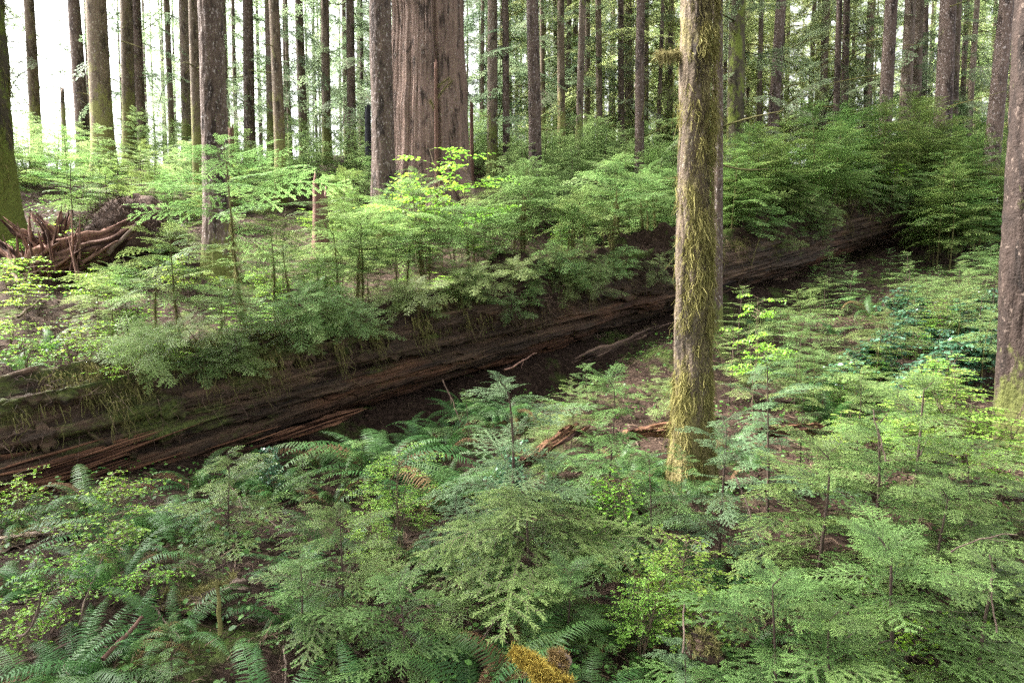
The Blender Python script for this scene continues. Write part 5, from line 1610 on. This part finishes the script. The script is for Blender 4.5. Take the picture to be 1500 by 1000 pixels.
def small_log(p0, p1, r, label, mat, seed, moss=0, name='rotten_log', cat='log', moss_mat='moss_dull'):
    p0, p1 = np.array(p0, float), np.array(p1, float)
    base = p0.copy()
    u = np.linspace(0, 1, 40)[:, None]
    P = (p1 - p0) * u
    rr = r * (1 + 0.25 * vnoise(u[:, 0] * 5, 0, seed, seed))
    base[2] -= 0.35 * r
    e = 0.5 if 'moss' in name else 0.04
    rr = rr * np.minimum(1, np.minimum(u[:, 0], 1 - u[:, 0]) / e + (0.02 if e > 0.2 else 0.4)) ** 0.5
    P = P + r * 0.5 * np.stack([fbm(u[:, 0] * 4, seed, q, 2, seed) for q in range(3)], -1)
    m_ = 'moss' in name
    pr = ridged(P, rr, seed, 56, 0.35 if m_ else 0.75, 1.8, 1.0 if m_ else 0.6, 0 if m_ else 0.2, 0 if m_ else 0.15)
    o = empty(name, tuple(base), 0, label, cat)
    mk('trunk', pr, M[mat], o, True)
    if moss:
        rng = np.random.default_rng(seed)
        k = rng.integers(1, 39, moss); th = rng.uniform(0, 6.28, moss)
        d = norm(p1 - p0); a = norm(np.cross(d, [0, 0, 1.0])); b = np.cross(a, d)
        out = np.cos(th)[:, None] * a + np.abs(np.sin(th))[:, None] * np.array([0, 0, 1.0])
        Q = P[k] + out * (rr[k] * 0.95)[:, None]
        Vm, Fm, t = strands(Q, out + rng.normal(0, 0.5, (moss, 3)), rng.uniform(0.01, 0.045, moss), np.full(moss, 0.0018), rng, 0.2)
        mk('moss', [(Vm, Fm, t)], M[moss_mat], o)
    return o
small_log(gp(-10, 790, 0, 4.4), gp(92, 768, 0, 4.5), 0.075, 'pale mossy rotten log end at the left edge below the big log', 'deadwood', 3, 600)
small_log(gp(752, 955, 0, 2.6), gp(838, 1005, 0, 2.5), 0.034, 'yellow moss wrapped branch end at the bottom edge', 'moss_yellow', 5, 2600, 'moss_branch', 'branch', 'moss_yellow')
small_log(gp(806, 962, 0, 2.6), gp(832, 972, 0.02, 2.6), 0.034, 'brownish ball of moss right behind the yellow moss branch', 'deadwood', 25, 1400, 'moss_ball', 'moss', 'moss_brown')
small_log(gp(1120, 628, 0, 5.6), gp(1200, 622, 0, 5.7), 0.07, 'broken red rotten wood right of the mossy trunk', 'redwood', 6, 100)
small_log(gp(925, 632, 0, 6.2), gp(985, 624, 0, 6.3), 0.06, 'reddish log piece just left of the mossy trunk', 'redwood', 7, 100)
small_log(gp(770, 672, 0, 5.0), gp(845, 622, 0, 5.3), 0.06, 'mossy reddish broken branch stump right of the bluish pointed sapling', 'redwood', 8, 300)
small_log(gp(220, 880, 0, 3.2), gp(330, 860, 0, 3.3), 0.07, 'mossy rotten log crossing the dark gap at lower left', 'deadwood', 9, 1200)
small_log(gp(20, 372, 0, 12), gp(-40, 378, 0, 12), 0.17, 'reddish log end beside the left edge trunk', 'redstump', 10, 0)
small_log(gp(860, 520, 0, 9.0), gp(960, 480, 0, 9.6), 0.07, 'dark slab of rotten bark on the soil bank under the log', 'humus', 11, 100)
small_log(gp(1015, 945, 0, 2.6), gp(1060, 940, 0, 2.6), 0.05, 'mossy knobbly stump top at the bottom edge under bluish sprays', 'humus', 12, 900, 'mossy_stump', 'stump')

# ------------------------------------------------------------------ ground litter and ground cover (uncountable)
def scatter(n, seed, dmax, keepf):
    rng = np.random.default_rng(seed)
    d = 1.8 + (dmax - 1.8) * rng.random(n) ** 0.8
    a = rng.uniform(-0.85, 0.85, n)
    x, y = a * d, d
    k = keepf(x, y, rng)
    return x[k], y[k], rng
x, y, rng = scatter(120000, 1, 19, lambda x, y, r: np.ones(len(x), bool))
z = ground(x, y) + 0.035 * fbm(x * 9, y * 9, 0, 3, 31) * (np.hypot(x, y) < 25)
K = len(x)
a = rng.uniform(0, 6.28, K)
D = np.stack([np.cos(a), np.sin(a), rng.normal(0.1, 0.3, K)], -1)
V, F, t = strands(np.stack([x, y, z + 0.008], -1), D, rng.uniform(0.03, 0.16, K), rng.uniform(0.0012, 0.004, K) * (1 + y / 12), rng, 0.25, 2)
rng = np.random.default_rng(66)
K = 5000
sl, nl_ = rng.uniform(2.5, 11, K), -rng.gamma(2.0, 0.55, K) - 0.3
x2, y2 = log_xy(sl, nl_)
a = rng.uniform(0, 6.28, K)
V2, F2, t2 = strands(np.stack([x2, y2, ground(x2, y2) + 0.01], -1), np.stack([np.cos(a), np.sin(a), rng.normal(0.25, 0.35, K)], -1), rng.uniform(0.08, 0.40, K), rng.uniform(0.0015, 0.004, K), rng, 0.45, 4)
tag(mk('forest_litter', [(V, F, t), (V2, F2, t2)], M['litter']), 'fallen twigs and brown needles covering the forest floor', 'litter', kind='stuff')

def cover_keep(x, y, r):
    s, n = sn(x, y)
    m = fbm(x * 0.9, y * 0.9, 0, 3, 44)
    return (m > np.where(n > 0, 0.02, -0.02) + r.normal(0, 0.08, len(x))) & (np.abs(n) > 0.7)
x, y, rng = scatter(42000, 2, 24, cover_keep)
z = ground(x, y)
K = len(x)
a = rng.uniform(0, 6.28, K)
D = np.stack([np.cos(a), np.sin(a), rng.normal(0.15, 0.3, K)], -1)
sz = rng.uniform(0.012, 0.032, K) * (1 + y / 14)
hgt = rng.uniform(0.02, 0.16, K)
V, F, t = instv(LEAF_V * np.array([1, 1.3, 1]), LEAF_F, frames(D, np.array([[0, 0, 1.0]]) + rng.normal(0, 0.3, (K, 3))) * sz[:, None, None], np.stack([x, y, z + hgt], -1), 0.45, rng.normal(0, 0.25, K))
tag(mk('ground_cover', [(V, F, np.clip(t, 0, 1))], M['cover']), 'low green leaves and seedlings carpeting the forest floor', 'ground cover', kind='stuff')

# ------------------------------------------------------------------ forest air
def haze():
    bm_v = np.array([[-130, -40, -7], [130, -40, -7], [130, 150, -7], [-130, 150, -7], [-130, -40, 45], [130, -40, 45], [130, 150, 45], [-130, 150, 45]], float)
    F = np.array([[0, 3, 2, 1], [4, 5, 6, 7], [0, 1, 5, 4], [1, 2, 6, 5], [2, 3, 7, 6], [3, 0, 4, 7]])
    m, nt, out = nm('forest_air')
    v = nt.nodes.new("ShaderNodeVolumePrincipled")
    v.inputs['Color'].default_value = (0.95, 0.97, 0.95, 1)
    v.inputs['Density'].default_value = HAZE
    v.inputs['Anisotropy'].default_value = 0.3
    nt.links.new(v.outputs[0], out.inputs['Volume'])
    tag(mk('haze', [(bm_v, F)], m), 'pale air between the far trunks', 'haze', kind='stuff')
HAZE = 0.0
if HAZE: haze()
